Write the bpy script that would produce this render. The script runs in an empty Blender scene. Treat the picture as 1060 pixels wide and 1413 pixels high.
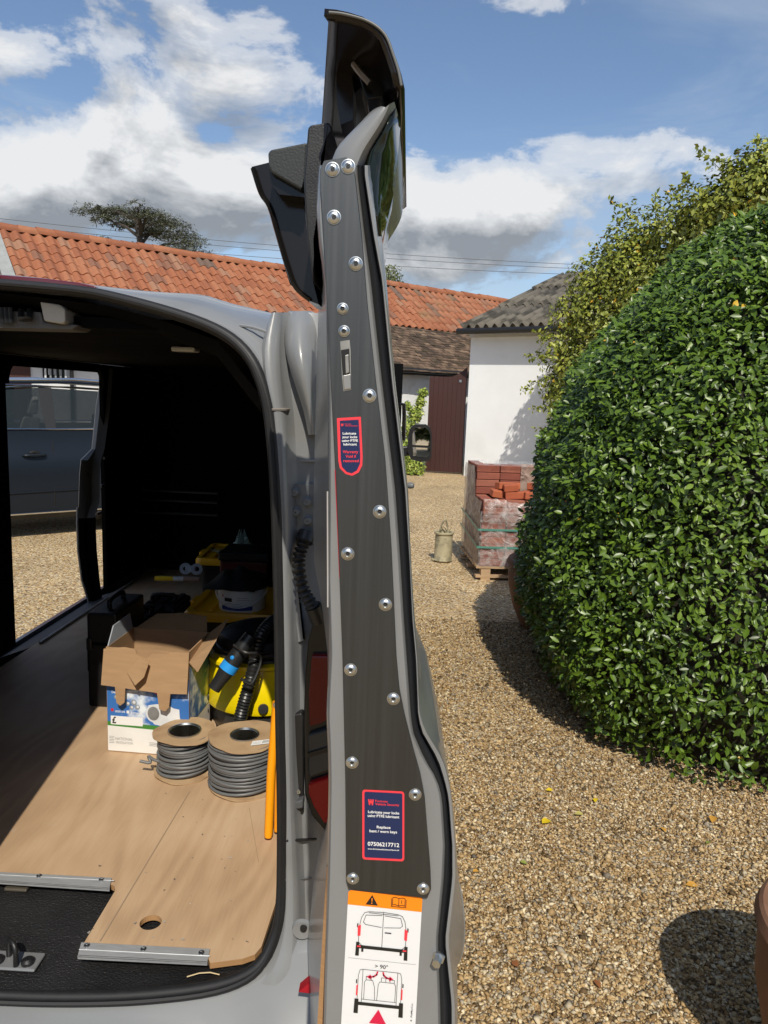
import bpy, bmesh, math, random
import numpy as np
from mathutils import Vector, Matrix
random.seed(7); RNG = np.random.default_rng(7)
C = bpy.context.scene.collection
SC = bpy.context.scene
# ------------------------------------------------------------------ camera
F, CX, CY, H = 1030., 530., 706.5, 1.62          # focal length and centre in photo pixels, eye height
VPX, VPY, ROLL = 567., 547., .038                # where the van's long axis vanishes, horizon slope
dy = np.array([(VPX-CX)/F, (VPY-CY)/F, 1.]); dy /= np.linalg.norm(dy)
_h = np.array([1, ROLL, 0.]); dx = _h-dy*(_h@dy); dx /= np.linalg.norm(dx)
dz = np.cross(dy, dx)
if dz[1] > 0: dz = -dz
RW = np.stack([dx, dy, dz]); OC = np.array([0, 0, H])
def ray(x, y): return RW@np.array([(x-CX)/F, (y-CY)/F, 1.])
def atY(x, y, Y): d = ray(x, y); return OC+d*(Y/d[1])
def atZ(x, y, z): d = ray(x, y); return OC+d*((z-H)/d[2])
def atX(x, y, X): d = ray(x, y); return OC+d*(X/d[0])
def atP(x, y, P, n): d = ray(x, y); n = np.array(n, float); return OC+d*(((np.array(P, float)-OC)@n)/(d@n))
cam = bpy.data.cameras.new('camera'); cam_o = bpy.data.objects.new('camera', cam); C.objects.link(cam_o)
M3 = np.stack([RW@[1, 0, 0], RW@[0, -1, 0], RW@[0, 0, -1]], axis=1)
mw = Matrix.Identity(4)
for i in range(3):
    for j in range(3): mw[i][j] = M3[i, j]
mw.translation = Vector(OC); cam_o.matrix_world = mw
cam.sensor_fit = 'HORIZONTAL'; cam.sensor_width = 36; cam.lens = 36*F/1060; cam.clip_start = .02; cam.clip_end = 3000
SC.camera = cam_o
# ------------------------------------------------------------------ light
SUN_EL, SUN_AZ = math.radians(47), math.radians(8.5)   # azimuth: to the right of straight behind the camera
sd = Vector((math.sin(SUN_AZ)*math.cos(SUN_EL), -math.cos(SUN_AZ)*math.cos(SUN_EL), math.sin(SUN_EL)))
sun = bpy.data.lights.new('sun', 'SUN'); sun.energy = 4.3; sun.angle = math.radians(.5); sun.color = (1, .93, .80)
sun_o = bpy.data.objects.new('sun', sun); C.objects.link(sun_o); sun_o.rotation_euler = sd.to_track_quat('Z', 'Y').to_euler()
W = bpy.data.worlds.new('World'); SC.world = W; W.use_nodes = True
SC.view_settings.view_transform = 'Standard'; SC.view_settings.look = 'None'; SC.view_settings.exposure = 0.0; SC.view_settings.gamma = 1
def make_world():
    nt = W.node_tree; N = nt.nodes; L = nt.links; N.clear()
    out = N.new('ShaderNodeOutputWorld'); bg = N.new('ShaderNodeBackground'); bg.inputs[1].default_value = .13
    sky = N.new('ShaderNodeTexSky'); sky.sky_type = 'NISHITA'; sky.sun_disc = False
    sky.sun_elevation = SUN_EL; sky.sun_rotation = math.pi-SUN_AZ; sky.air_density = 1.0; sky.dust_density = .6; sky.ozone_density = 3.0
    def val(op, a, b=None, c=None):
        n = N.new('ShaderNodeMath'); n.operation = op
        for i, v in enumerate((a, b, c)):
            if v is None: continue
            if isinstance(v, (int, float)): n.inputs[i].default_value = v
            else: L.new(v, n.inputs[i])
        return n.outputs[0]
    tc = N.new('ShaderNodeTexCoord'); sep = N.new('ShaderNodeSeparateXYZ'); L.new(tc.outputs['Generated'], sep.inputs[0])
    u = val('ARCTAN2', sep.outputs[0], sep.outputs[1]); v = val('ARCSINE', sep.outputs[2])
    def ramp(fac, stops, interp='EASE'):
        r = N.new('ShaderNodeValToRGB'); r.color_ramp.interpolation = interp; L.new(fac, r.inputs[0]); el = r.color_ramp.elements
        while len(el) < len(stops): el.new(.5)
        for e, (p, c) in zip(el, stops): e.position = p; e.color = (c, c, c, 1) if isinstance(c, (int, float)) else (*c, 1)
        return r.outputs[0]
    def noise(dv, scale, detail, rough, off, zs=1.9, dist=0.):
        cb = N.new('ShaderNodeCombineXYZ'); L.new(sep.outputs[0], cb.inputs[0]); L.new(sep.outputs[1], cb.inputs[1]); L.new(val('MULTIPLY', val('ADD', sep.outputs[2], dv), zs), cb.inputs[2])
        mp = N.new('ShaderNodeMapping'); mp.inputs['Location'].default_value = off; L.new(cb.outputs[0], mp.inputs[0])
        n = N.new('ShaderNodeTexNoise'); n.inputs['Scale'].default_value = scale; n.inputs['Detail'].default_value = detail; n.inputs['Roughness'].default_value = rough
        n.inputs['Distortion'].default_value = dist; L.new(mp.outputs[0], n.inputs['Vector']); return n.outputs['Fac']
    BL = [(330, 110, 125, 50, .36), (240, 150, 90, 45, .22), (150, 205, 110, 55, .32), (50, 262, 140, 50, .26), (340, 245, 130, 55, .32), (190, 295, 420, 42, .26), (10, 75, 60, 32, .28), (640, 280, 140, 40, .40), (850, 200, 100, 28, .28),
          (700, 8, 100, 26, .28), (600, 362, 170, 22, .26), (490, 70, 60, 90, -.2), (110, 110, 80, 36, -.18), (295, 190, 30, 16, -.26), (760, 110, 240, 60, -.2), (900, 262, 110, 24, .14)]
    cuv = N.new('ShaderNodeCombineXYZ'); L.new(u, cuv.inputs[0]); L.new(v, cuv.inputs[1])
    def field(dv, det):
        n1 = noise(dv, 6.2, det, .60, (3.3, 1.2, .4), 1.9, .3); n2 = noise(dv, 1.5, 2, .5, (7.1, 2.2, 1.4), 2.2)
        tot = val('MULTIPLY_ADD', n1, 1.2, val('MULTIPLY_ADD', n2, .5, -.41))
        for (px, py, a, b, s) in BL:
            d = ray(px, py); d = d/np.linalg.norm(d); u0 = math.atan2(d[0], d[1]); v0 = math.asin(d[2])
            mp = N.new('ShaderNodeMapping'); mp.inputs['Scale'].default_value = (F/a, F/b, 0); mp.inputs['Location'].default_value = (-u0*F/a, (dv-v0)*F/b, 0); L.new(cuv.outputs[0], mp.inputs[0])
            dt = N.new('ShaderNodeVectorMath'); dt.operation = 'DOT_PRODUCT'; L.new(mp.outputs[0], dt.inputs[0]); L.new(mp.outputs[0], dt.inputs[1])
            tot = val('MULTIPLY_ADD', val('POWER', math.exp(-1), dt.outputs['Value']), s, tot)
        return tot
    d0, d2 = field(0., 9), field(.045, 5)
    cov = ramp(d0, [(.50, 0), (.60, .62), (.74, .97)])
    # how much cloud hangs above this point decides how grey it is
    shade = val('ADD', val('MULTIPLY_ADD', val('SUBTRACT', d2, d0), .75, .42), val('MULTIPLY', val('SUBTRACT', d2, .60), .50))
    K = 1/.13
    col = ramp(shade, [(.26, tuple(c*K for c in (.84, .85, .86))), (.44, tuple(c*K for c in (.58, .60, .625))), (.66, tuple(c*K for c in (.29, .315, .35)))], 'LINEAR')
    cir = noise(0., 1.5, 6, .62, (8, 2, 5), 4.0, 1.0)
    cirm = ramp(cir, [(.40, .0), (.66, .46)])
    haze = ramp(v, [(.0, .26), (.18, .03), (.8, .0)], 'LINEAR')
    veil = val('MINIMUM', val('ADD', cirm, haze), 1.0)
    mixc = N.new('ShaderNodeMix'); mixc.data_type = 'RGBA'; L.new(veil, mixc.inputs['Factor']); L.new(sky.outputs[0], mixc.inputs['A']); mixc.inputs['B'].default_value = (.50*K, .58*K, .68*K, 1)
    mix = N.new('ShaderNodeMix'); mix.data_type = 'RGBA'; L.new(cov, mix.inputs['Factor']); L.new(mixc.outputs['Result'], mix.inputs['A']); L.new(col, mix.inputs['B'])
    L.new(mix.outputs['Result'], bg.inputs[0]); L.new(bg.outputs[0], out.inputs[0])
make_world()
SC.cycles.max_bounces = 8; SC.cycles.diffuse_bounces = 4; SC.cycles.transparent_max_bounces = 12
SC.cycles.caustics_reflective = False; SC.cycles.caustics_refractive = False; SC.cycles.sample_clamp_indirect = 6
SC.cycles.use_denoising = True
W.cycles.sampling_method = 'MANUAL'; W.cycles.sample_map_resolution = 512
# ------------------------------------------------------------------ materials
MATS = {}
def mat(name, col, rough=.5, metal=0., var=0., vscale=20., bump=0., bscale=60., spec=.5, coat=0., attr=None, attr_cols=None, alpha=None, emit=None, stretch=None, col2=None, c2scale=3., c2thr=(.5, .65)):
    """plain principled surface with noise in tone (var), a second colour in patches (col2) and fine relief (bump)"""
    if name in MATS: return MATS[name]
    m = bpy.data.materials.new(name); m.use_nodes = True; nt = m.node_tree; N = nt.nodes; L = nt.links; p = N['Principled BSDF']
    p.inputs['Base Color'].default_value = (*col, 1); p.inputs['Roughness'].default_value = rough; p.inputs['Metallic'].default_value = metal
    p.inputs['Specular IOR Level'].default_value = spec; p.inputs['Coat Weight'].default_value = coat; p.inputs['Coat Roughness'].default_value = .06
    tc = N.new('ShaderNodeTexCoord'); mp = N.new('ShaderNodeMapping'); L.new(tc.outputs['Object'], mp.inputs[0])
    if stretch: mp.inputs['Scale'].default_value = stretch
    base = None
    def noise(scale, detail=5):
        n = N.new('ShaderNodeTexNoise'); n.inputs['Scale'].default_value = scale; n.inputs['Detail'].default_value = detail; L.new(mp.outputs[0], n.inputs['Vector']); return n
    if attr:
        a = N.new('ShaderNodeAttribute'); a.attribute_name = attr; r = N.new('ShaderNodeValToRGB'); L.new(a.outputs['Fac'], r.inputs[0])
        el = r.color_ramp.elements
        while len(el) < len(attr_cols): el.new(.5)
        for e, (q, c) in zip(el, attr_cols): e.position = q; e.color = (*c, 1)
        base = r.outputs[0]
    if col2 is not None:
        n = noise(c2scale, 7); r = N.new('ShaderNodeValToRGB'); r.color_ramp.elements[0].position = c2thr[0]; r.color_ramp.elements[1].position = c2thr[1]; L.new(n.outputs['Fac'], r.inputs[0])
        mx = N.new('ShaderNodeMix'); mx.data_type = 'RGBA'; L.new(r.outputs[0], mx.inputs['Factor'])
        if base: L.new(base, mx.inputs['A'])
        else: mx.inputs['A'].default_value = (*col, 1)
        mx.inputs['B'].default_value = (*col2, 1); base = mx.outputs['Result']
    if var:
        n = noise(vscale); hs = N.new('ShaderNodeHueSaturation'); mr = N.new('ShaderNodeMapRange'); mr.inputs['From Min'].default_value = .25; mr.inputs['From Max'].default_value = .75
        mr.inputs['To Min'].default_value = 1-var; mr.inputs['To Max'].default_value = 1+var; L.new(n.outputs['Fac'], mr.inputs[0]); L.new(mr.outputs[0], hs.inputs['Value'])
        if base: L.new(base, hs.inputs['Color'])
        else: hs.inputs['Color'].default_value = (*col, 1)
        base = hs.outputs[0]
        mr2 = N.new('ShaderNodeMapRange'); mr2.inputs['From Min'].default_value = .25; mr2.inputs['From Max'].default_value = .75
        mr2.inputs['To Min'].default_value = max(.02, rough-.12*min(1, var*3)); mr2.inputs['To Max'].default_value = min(1, rough+.12*min(1, var*3)); L.new(n.outputs['Fac'], mr2.inputs[0]); L.new(mr2.outputs[0], p.inputs['Roughness'])
    if base: L.new(base, p.inputs['Base Color'])
    if bump:
        n = noise(bscale, 4); b = N.new('ShaderNodeBump'); b.inputs['Strength'].default_value = min(1, bump); b.inputs['Distance'].default_value = .004*max(1, bump); L.new(n.outputs['Fac'], b.inputs['Height']); L.new(b.outputs[0], p.inputs['Normal'])
    if alpha is not None: p.inputs['Alpha'].default_value = alpha
    if emit: p.inputs['Emission Color'].default_value = (*emit[0], 1); p.inputs['Emission Strength'].default_value = emit[1]
    MATS[name] = m; return m
def s2l(r, g, b): return tuple(((c/255)/12.92 if c/255 <= .04045 else ((c/255+.055)/1.055)**2.4) for c in (r, g, b))
# ------------------------------------------------------------------ builders
def tag(o, label=None, cat=None, group=None, kind=None):
    if label: o['label'] = label
    if cat: o['category'] = cat
    if group: o['group'] = group
    if kind: o['kind'] = kind
    return o
def worigin(o):
    v = Vector((0, 0, 0))
    while o is not None: v += o.location; o = o.parent
    return v
def empty(name, loc, label, cat, group=None):
    o = bpy.data.objects.new(name, None); o.empty_display_size = .1; C.objects.link(o); o.location = Vector(loc); return tag(o, label, cat, group)
def link(name, me, parent=None, loc=None):
    """link a mesh given in world coordinates (loc None) or shared local data placed at loc"""
    o = bpy.data.objects.new(name, me); C.objects.link(o)
    t = Vector(loc) if loc is not None else Vector((0, 0, 0))
    if parent is not None: o.parent = parent; t = t-worigin(parent)
    o.location = t; return o
def mesh(name, V, Fc, m, parent=None, smooth=None, mi=None, bevel=0, solid=0, sub=0):
    me = bpy.data.meshes.new(name); me.from_pydata([tuple(map(float, v)) for v in V], [], Fc)
    for q in (m if isinstance(m, (list, tuple)) else [m]): me.materials.append(q)
    if mi is not None: me.polygons.foreach_set('material_index', mi)
    me.validate()
    if smooth is not None:
        me.polygons.foreach_set('use_smooth', [True]*len(me.polygons))
        me.set_sharp_from_angle(angle=math.radians(smooth))
    me.update(); o = link(name, me, parent)
    if solid: s = o.modifiers.new('solid', 'SOLIDIFY'); s.thickness = solid; s.offset = 0
    if bevel: b = o.modifiers.new('bevel', 'BEVEL'); b.width = bevel; b.segments = 2; b.limit_method = 'ANGLE'
    if sub: s = o.modifiers.new('sub', 'SUBSURF'); s.levels = s.render_levels = sub
    return o
def from_bm(name, bm, m, parent=None, smooth=None, bevel=0):
    bmesh.ops.recalc_face_normals(bm, faces=bm.faces)
    me = bpy.data.meshes.new(name); bm.to_mesh(me); bm.free()
    for q in (m if isinstance(m, (list, tuple)) else [m]): me.materials.append(q)
    if smooth is not None:
        me.polygons.foreach_set('use_smooth', [True]*len(me.polygons)); me.set_sharp_from_angle(angle=math.radians(smooth))
    o = link(name, me, parent)
    if bevel: b = o.modifiers.new('bevel', 'BEVEL'); b.width = bevel; b.segments = 2; b.limit_method = 'ANGLE'
    return o
def bm_box(bm, c, s, R=None, mi=0):
    g = bmesh.ops.create_cube(bm, size=1)['verts']
    for v in g:
        p = Vector((v.co.x*s[0], v.co.y*s[1], v.co.z*s[2]))
        v.co = (R@p if R else p)+Vector(c)
    if mi:
        for f in {f for v in g for f in v.link_faces}: f.material_index = mi
def box(name, c, s, m, parent=None, rz=0, bevel=0, R=None):
    bm = bmesh.new(); bm_box(bm, c, s, R or Matrix.Rotation(rz, 3, 'Z')); return from_bm(name, bm, m, parent, bevel=bevel)
def lathe(name, c, prof, m, parent=None, n=40, smooth=35, mi=None, wob=0., axis=None):
    """prof: list of (radius, height) from bottom to top"""
    V = []; Fc = []; MI = []
    for j, (r, h) in enumerate(prof):
        for i in range(n):
            a = 2*math.pi*i/n; rr = r*(1+wob*math.sin(3*a+1)+wob*.6*math.sin(7*a)); V.append(Vector((rr*math.cos(a), rr*math.sin(a), h)))
    for j in range(len(prof)-1):
        for i in range(n):
            Fc.append((j*n+i, j*n+(i+1) % n, (j+1)*n+(i+1) % n, (j+1)*n+i)); MI.append(mi[j] if mi else 0)
    if axis is not None:
        q = Vector((0, 0, 1)).rotation_difference(Vector(axis)).to_matrix(); V = [q@v for v in V]
    V = [v+Vector(c) for v in V]
    return mesh(name, V, Fc, m, parent, smooth, MI)
def tube_vf(P, r, n=8, closed=False, flat=None, caps=True):
    P = [Vector(p) for p in P]; V = []; Fc = []; N = len(P); up = None
    for i, p in enumerate(P):
        t = (P[(i+1) % N]-P[i-1]) if (closed or 0 < i < N-1) else (P[1]-P[0] if i == 0 else P[-1]-P[-2])
        t.normalize()
        if up is None: up = t.orthogonal().normalized()
        up = (up-t*up.dot(t)).normalized(); b = t.cross(up); rr = r(i/(N-1)) if callable(r) else r
        for k in range(n):
            a = 2*math.pi*k/n; V.append(p+up*math.cos(a)*rr+b*math.sin(a)*rr)
    for i in range(N if closed else N-1):
        for k in range(n): Fc.append((i*n+k, i*n+(k+1) % n, ((i+1) % N)*n+(k+1) % n, ((i+1) % N)*n+k))
    if caps and not closed: Fc.append(tuple(range(n))[::-1]); Fc.append(tuple((N-1)*n+k for k in range(n)))
    return V, Fc
def tube(name, P, r, m, parent=None, n=8, closed=False): V, Fc = tube_vf(P, r, n, closed); return mesh(name, V, Fc, m, parent, 50)
def smooth_path(P, per=8):
    P = [Vector(p) for p in P]; out = []; Q = [P[0]*2-P[1]]+P+[P[-1]*2-P[-2]]
    for i in range(1, len(Q)-2):
        for k in range(per):
            t = k/per; a, b, c, d = Q[i-1], Q[i], Q[i+1], Q[i+2]
            out.append(.5*((2*b)+(c-a)*t+(2*a-5*b+4*c-d)*t*t+(3*b-a-3*c+d)*t**3))
    return out+[P[-1]]
def prism(name, pts, Y0, Y1, m, parent=None, bevel=0, smooth=None):
    """photo outline unprojected at depth Y0 and carried straight back to Y1"""
    A = [Vector(atY(x, y, Y0)) for x, y in pts]; n = len(A); V = A+[Vector((a.x, Y1, a.z)) for a in A]
    Fc = [tuple(range(n))]+[tuple(range(n, 2*n))[::-1]]+[(i, n+i, n+(i+1) % n, (i+1) % n) for i in range(n)]
    bm = bmesh.new(); vs = [bm.verts.new(v) for v in V]
    for f in Fc: bm.faces.new([vs[i] for i in f])
    bmesh.ops.triangulate(bm, faces=[f for f in bm.faces if len(f.verts) > 4])
    return from_bm(name, bm, m, parent, smooth, bevel)
def extrude_poly(name, pts, vec, m, parent=None, bevel=0, smooth=None, mi=None):
    A = [Vector(p) for p in pts]; n = len(A); vec = Vector(vec); bm = bmesh.new(); vs = [bm.verts.new(v) for v in A]+[bm.verts.new(v+vec) for v in A]
    bm.faces.new(vs[:n]); bm.faces.new(vs[n:][::-1])
    for i in range(n): bm.faces.new((vs[i], vs[n+i], vs[n+(i+1) % n], vs[(i+1) % n]))
    bmesh.ops.recalc_face_normals(bm, faces=bm.faces)
    bmesh.ops.triangulate(bm, faces=[f for f in bm.faces if len(f.verts) > 4])
    return from_bm(name, bm, m, parent, smooth, bevel)
def grid(name, rows, m, parent=None, smooth=30, solid=0, sub=0, closed=False):
    nr, nc = len(rows), len(rows[0]); V = [p for r in rows for p in r]
    Fc = [(i*nc+j, i*nc+(j+1) % nc, (i+1)*nc+(j+1) % nc, (i+1)*nc+j) for i in range(nr-1) for j in range(nc if closed else nc-1)]
    return mesh(name, V, Fc, m, parent, smooth, solid=solid, sub=sub)
def text_mesh(s, bold=0.):
    cu = bpy.data.curves.new('t', 'FONT'); cu.body = s; cu.offset = bold; cu.resolution_u = 3; o = bpy.data.objects.new('t', cu)
    C.objects.link(o); bpy.context.view_layer.update(); me = bpy.data.meshes.new_from_object(o.evaluated_get(bpy.context.evaluated_depsgraph_get()))
    V = np.array([v.co[:] for v in me.vertices]).reshape(-1, 3); Fc = [tuple(p.vertices) for p in me.polygons]
    bpy.data.objects.remove(o); bpy.data.curves.remove(cu); bpy.data.meshes.remove(me); return V, Fc
def lettering(name, s, to3d, x0, x1, yb, h, m, parent, bold=.012, slope=0.):
    """text filling x0..x1 on the base line yb (y down), height h, placed by to3d(x, y)"""
    V, Fc = text_mesh(s, bold); w = V[:, 0].max()-V[:, 0].min(); a = V[:, 0].min(); k = (x1-x0)/w
    W3 = [to3d(x0+(v[0]-a)*k, yb-v[1]*h/.72+slope*(v[0]-a)*k) for v in V]
    return mesh(name, W3, Fc, m, parent)
def flat(name, pts, to3d, m, parent, thick=None):
    """flat print: one polygon"""
    bm = bmesh.new(); bm.faces.new([bm.verts.new(Vector(to3d(x, y))) for x, y in pts]); bmesh.ops.triangulate(bm, faces=bm.faces[:]); return from_bm(name, bm, m, parent)
def strokes(name, lines, w, to3d, m, parent):
    """print lines as thin ribbons in one mesh"""
    V = []; Fc = []
    for ln in lines:
        for (a, b) in zip(ln, ln[1:]):
            d = math.hypot(b[0]-a[0], b[1]-a[1]) or 1; ex, ey = (b[0]-a[0])/d*w/2, (b[1]-a[1])/d*w/2; nx, ny = -ey, ex; k = len(V)
            V += [to3d(a[0]-ex+nx, a[1]-ey+ny), to3d(b[0]+ex+nx, b[1]+ey+ny), to3d(b[0]+ex-nx, b[1]+ey-ny), to3d(a[0]-ex-nx, a[1]-ey-ny)]; Fc.append((k, k+1, k+2, k+3))
    return mesh(name, V, Fc, m, parent)
def rrect(x0, y0, x1, y1, r, n=5):
    out = []
    for cx, cy, a0 in ((x1-r, y0+r, -90), (x1-r, y1-r, 0), (x0+r, y1-r, 90), (x0+r, y0+r, 180)):
        for k in range(n+1): a = math.radians(a0+90*k/n); out.append((cx+r*math.cos(a), cy+r*math.sin(a)))
    return out
def scatter(name, TV, TF, R, T, var, m, parent=None, smooth=False):
    """many copies of a small template as one mesh: R (n,3,3), T (n,3), var (n,) per-piece value for the shader"""
    TV = np.array(TV, float); n = len(T); k = len(TV); V = np.einsum('nij,kj->nki', R, TV)+np.array(T)[:, None, :]
    nl = len(TF[0]); Fa = (np.array(TF)[None]+(np.arange(n)*k)[:, None, None]).reshape(-1, nl)
    me = bpy.data.meshes.new(name); me.vertices.add(n*k); me.vertices.foreach_set('co', V.reshape(-1).astype(np.float32))
    nf = len(Fa); me.loops.add(nf*nl); me.loops.foreach_set('vertex_index', Fa.reshape(-1).astype(np.int32))
    me.polygons.add(nf); me.polygons.foreach_set('loop_start', (np.arange(nf)*nl).astype(np.int32))
    if smooth: me.polygons.foreach_set('use_smooth', np.ones(nf, bool))
    at = me.attributes.new('var', 'FLOAT', 'FACE'); at.data.foreach_set('value', np.repeat(np.asarray(var, np.float32), len(TF)))
    me.update(calc_edges=True); me.materials.append(m); return link(name, me, parent)
def frames(nrm, tilt, spin=None, n=None):
    """rotation matrices whose z follows nrm with random tilt, x random about it"""
    nrm = np.asarray(nrm, float); n = len(nrm); z = nrm+RNG.normal(0, tilt, (n, 3)); z /= np.linalg.norm(z, axis=1)[:, None]
    x = RNG.normal(0, 1, (n, 3)) if spin is None else np.asarray(spin)+RNG.normal(0, .5, (n, 3)); x -= z*np.sum(x*z, 1)[:, None]; x /= np.linalg.norm(x, axis=1)[:, None]
    return np.stack([x, np.cross(z, x), z], axis=2)
def noise3(P, f, seed=0):
    P = np.asarray(P)*f; s = np.zeros(len(P)); r = np.random.default_rng(seed)
    for k in range(6):
        w = r.normal(0, 1, 3)*(1+.5*k); s += np.sin(P@w+r.uniform(0, 6.28))/(1+.4*k)
    return s/2.2
exec_parts = []
# palette
GREY = mat('grey paint', s2l(126, 128, 130), .32, coat=.35, var=.04, vscale=6, col2=s2l(112, 112, 110), c2scale=4, c2thr=(.52, .78))
GREYIN = mat('grey paint inside', s2l(128, 131, 134), .42, var=.04, vscale=12)
BLACKP = mat('black plastic', (.012, .012, .013), .42, var=.12, vscale=40, bump=.12, bscale=500)
BLACKG = mat('black gloss', (.008, .0075, .0075), .18, spec=.35)
RUB = mat('black rubber', (.011, .011, .012), .55, var=.12, vscale=50)
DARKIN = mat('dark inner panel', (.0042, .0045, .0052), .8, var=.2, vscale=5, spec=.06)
STEEL = mat('zinc steel', (.55, .57, .58), .33, 1., var=.12, vscale=60)
ALU = mat('aluminium trim', (.40, .41, .42), .42, .35, var=.12, vscale=40, stretch=(1, 8, 1))
WHITE = mat('white plastic', (.75, .76, .76), .4, var=.04)
CARD = mat('cardboard', s2l(164, 132, 98), .85, var=.10, vscale=14, stretch=(1, 1, 6), bump=.08, bscale=120)
YEL = mat('yellow plastic', s2l(236, 190, 8), .38, var=.05, vscale=12)
# ================================================================== the setting
STONES = [(0, (.07, .046, .022)), (.22, (.27, .17, .075)), (.45, (.43, .29, .135)), (.62, (.55, .41, .22)), (.76, (.27, .23, .18)), (.88, (.74, .62, .41)), (1, (.11, .095, .08))]
def gravel_mat():
    m = bpy.data.materials.new('gravel'); m.use_nodes = True; nt = m.node_tree; N = nt.nodes; L = nt.links; p = N['Principled BSDF']; p.inputs['Roughness'].default_value = .8; p.inputs['Specular IOR Level'].default_value = .25
    tc = N.new('ShaderNodeTexCoord'); v = N.new('ShaderNodeTexVoronoi'); v.inputs['Scale'].default_value = 78; L.new(tc.outputs['Object'], v.inputs['Vector'])
    sp = N.new('ShaderNodeSeparateColor'); L.new(v.outputs['Color'], sp.inputs[0]); r = N.new('ShaderNodeValToRGB'); L.new(sp.outputs[0], r.inputs[0]); el = r.color_ramp.elements
    while len(el) < len(STONES): el.new(.5)
    for e, (q, c) in zip(el, STONES): e.position = q; e.color = (*c, 1)
    n = N.new('ShaderNodeTexNoise'); n.inputs['Scale'].default_value = .9; n.inputs['Detail'].default_value = 5; L.new(tc.outputs['Object'], n.inputs['Vector'])
    mr = N.new('ShaderNodeMapRange'); mr.inputs['From Min'].default_value = .3; mr.inputs['From Max'].default_value = .7; mr.inputs['To Min'].default_value = .9; mr.inputs['To Max'].default_value = 1.3; L.new(n.outputs['Fac'], mr.inputs[0])
    hs = N.new('ShaderNodeHueSaturation'); L.new(r.outputs[0], hs.inputs['Color']); L.new(mr.outputs[0], hs.inputs['Value']); L.new(hs.outputs[0], p.inputs['Base Color'])
    b = N.new('ShaderNodeBump'); b.invert = True; b.inputs['Strength'].default_value = .55; b.inputs['Distance'].default_value = .008; L.new(v.outputs['Distance'], b.inputs['Height']); L.new(b.outputs[0], p.inputs['Normal'])
    return m
gp = []
for r in [0, 3, 8, 20, 60, 200, 900]:
    gp.append(r)
GV = [(0, 0, 0)]; GF = []; n = 48
for r in gp[1:]:
    for k in range(n): a = 2*math.pi*k/n; GV.append((r*math.cos(a), 4+r*math.sin(a), 0))
GF += [(0, 1+k, 1+(k+1) % n) for k in range(n)]
for j in range(len(gp)-2):
    for k in range(n): GF.append((1+j*n+k, 1+(j+1)*n+k, 1+(j+1)*n+(k+1) % n, 1+j*n+(k+1) % n))
GV[0] = (0, 4, 0)
tag(mesh('ground', GV, GF, gravel_mat()), kind='structure')
# loose stones near the camera
def stones():
    TV = np.array([(1.1, 0, 0), (0, 1.1, 0), (-1.1, .1, 0), (0, -1.1, 0), (.05, 0, 1.05), (0, 0, -1)]); TF = [(0, 1, 4), (1, 2, 4), (2, 3, 4), (3, 0, 4), (1, 0, 5), (2, 1, 5), (3, 2, 5), (0, 3, 5)]
    n = 115000; Y = 1.45+3.9*RNG.random(n)**1.35; X = .02+(.5*Y+.15)*RNG.random(n)
    k = ~((X > 1.0) & (Y > 3.3)); X, Y = X[k], Y[k]; n = len(X)
    s = RNG.gamma(5, .0040/5, n)+.0010; R = frames(np.tile([0, 0, 1.], (n, 1)), .35)
    sc = np.stack([s*RNG.uniform(.9, 1.6, n), s*RNG.uniform(.7, 1.1, n), s*RNG.uniform(.4, .75, n)], 1); R = R*sc[:, None, :]
    T = np.stack([X, Y, s*RNG.uniform(.15, .75, n)], 1)
    m = mat('loose stones', (.3, .25, .2), .75, spec=.3, attr='var', attr_cols=STONES, var=.12, vscale=300)
    tag(scatter('gravel', TV, TF, R, T, RNG.random(n), m, smooth=True), 'loose tan and cream gravel stones covering the yard', 'gravel', kind='stuff')
stones()
LEAFV = [(0, 0, 0), (.5, .28, .06), (1, 0, -.04), (.5, -.28, .06), (.5, 0, 0)]
LEAFF = [(0, 1, 4), (1, 2, 4), (2, 3, 4), (3, 0, 4)]
LEAF6V = [(0, 0, 0), (.28, .2, .05), (.62, .22, .06), (1, 0, -.05), (.62, -.22, .06), (.28, -.2, .05), (.28, 0, .0), (.62, 0, .0)]
LEAF6F = [(0, 1, 6), (1, 2, 7), (1, 7, 6), (2, 3, 7), (7, 3, 4), (6, 7, 5), (7, 4, 5), (0, 6, 5)]
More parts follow.
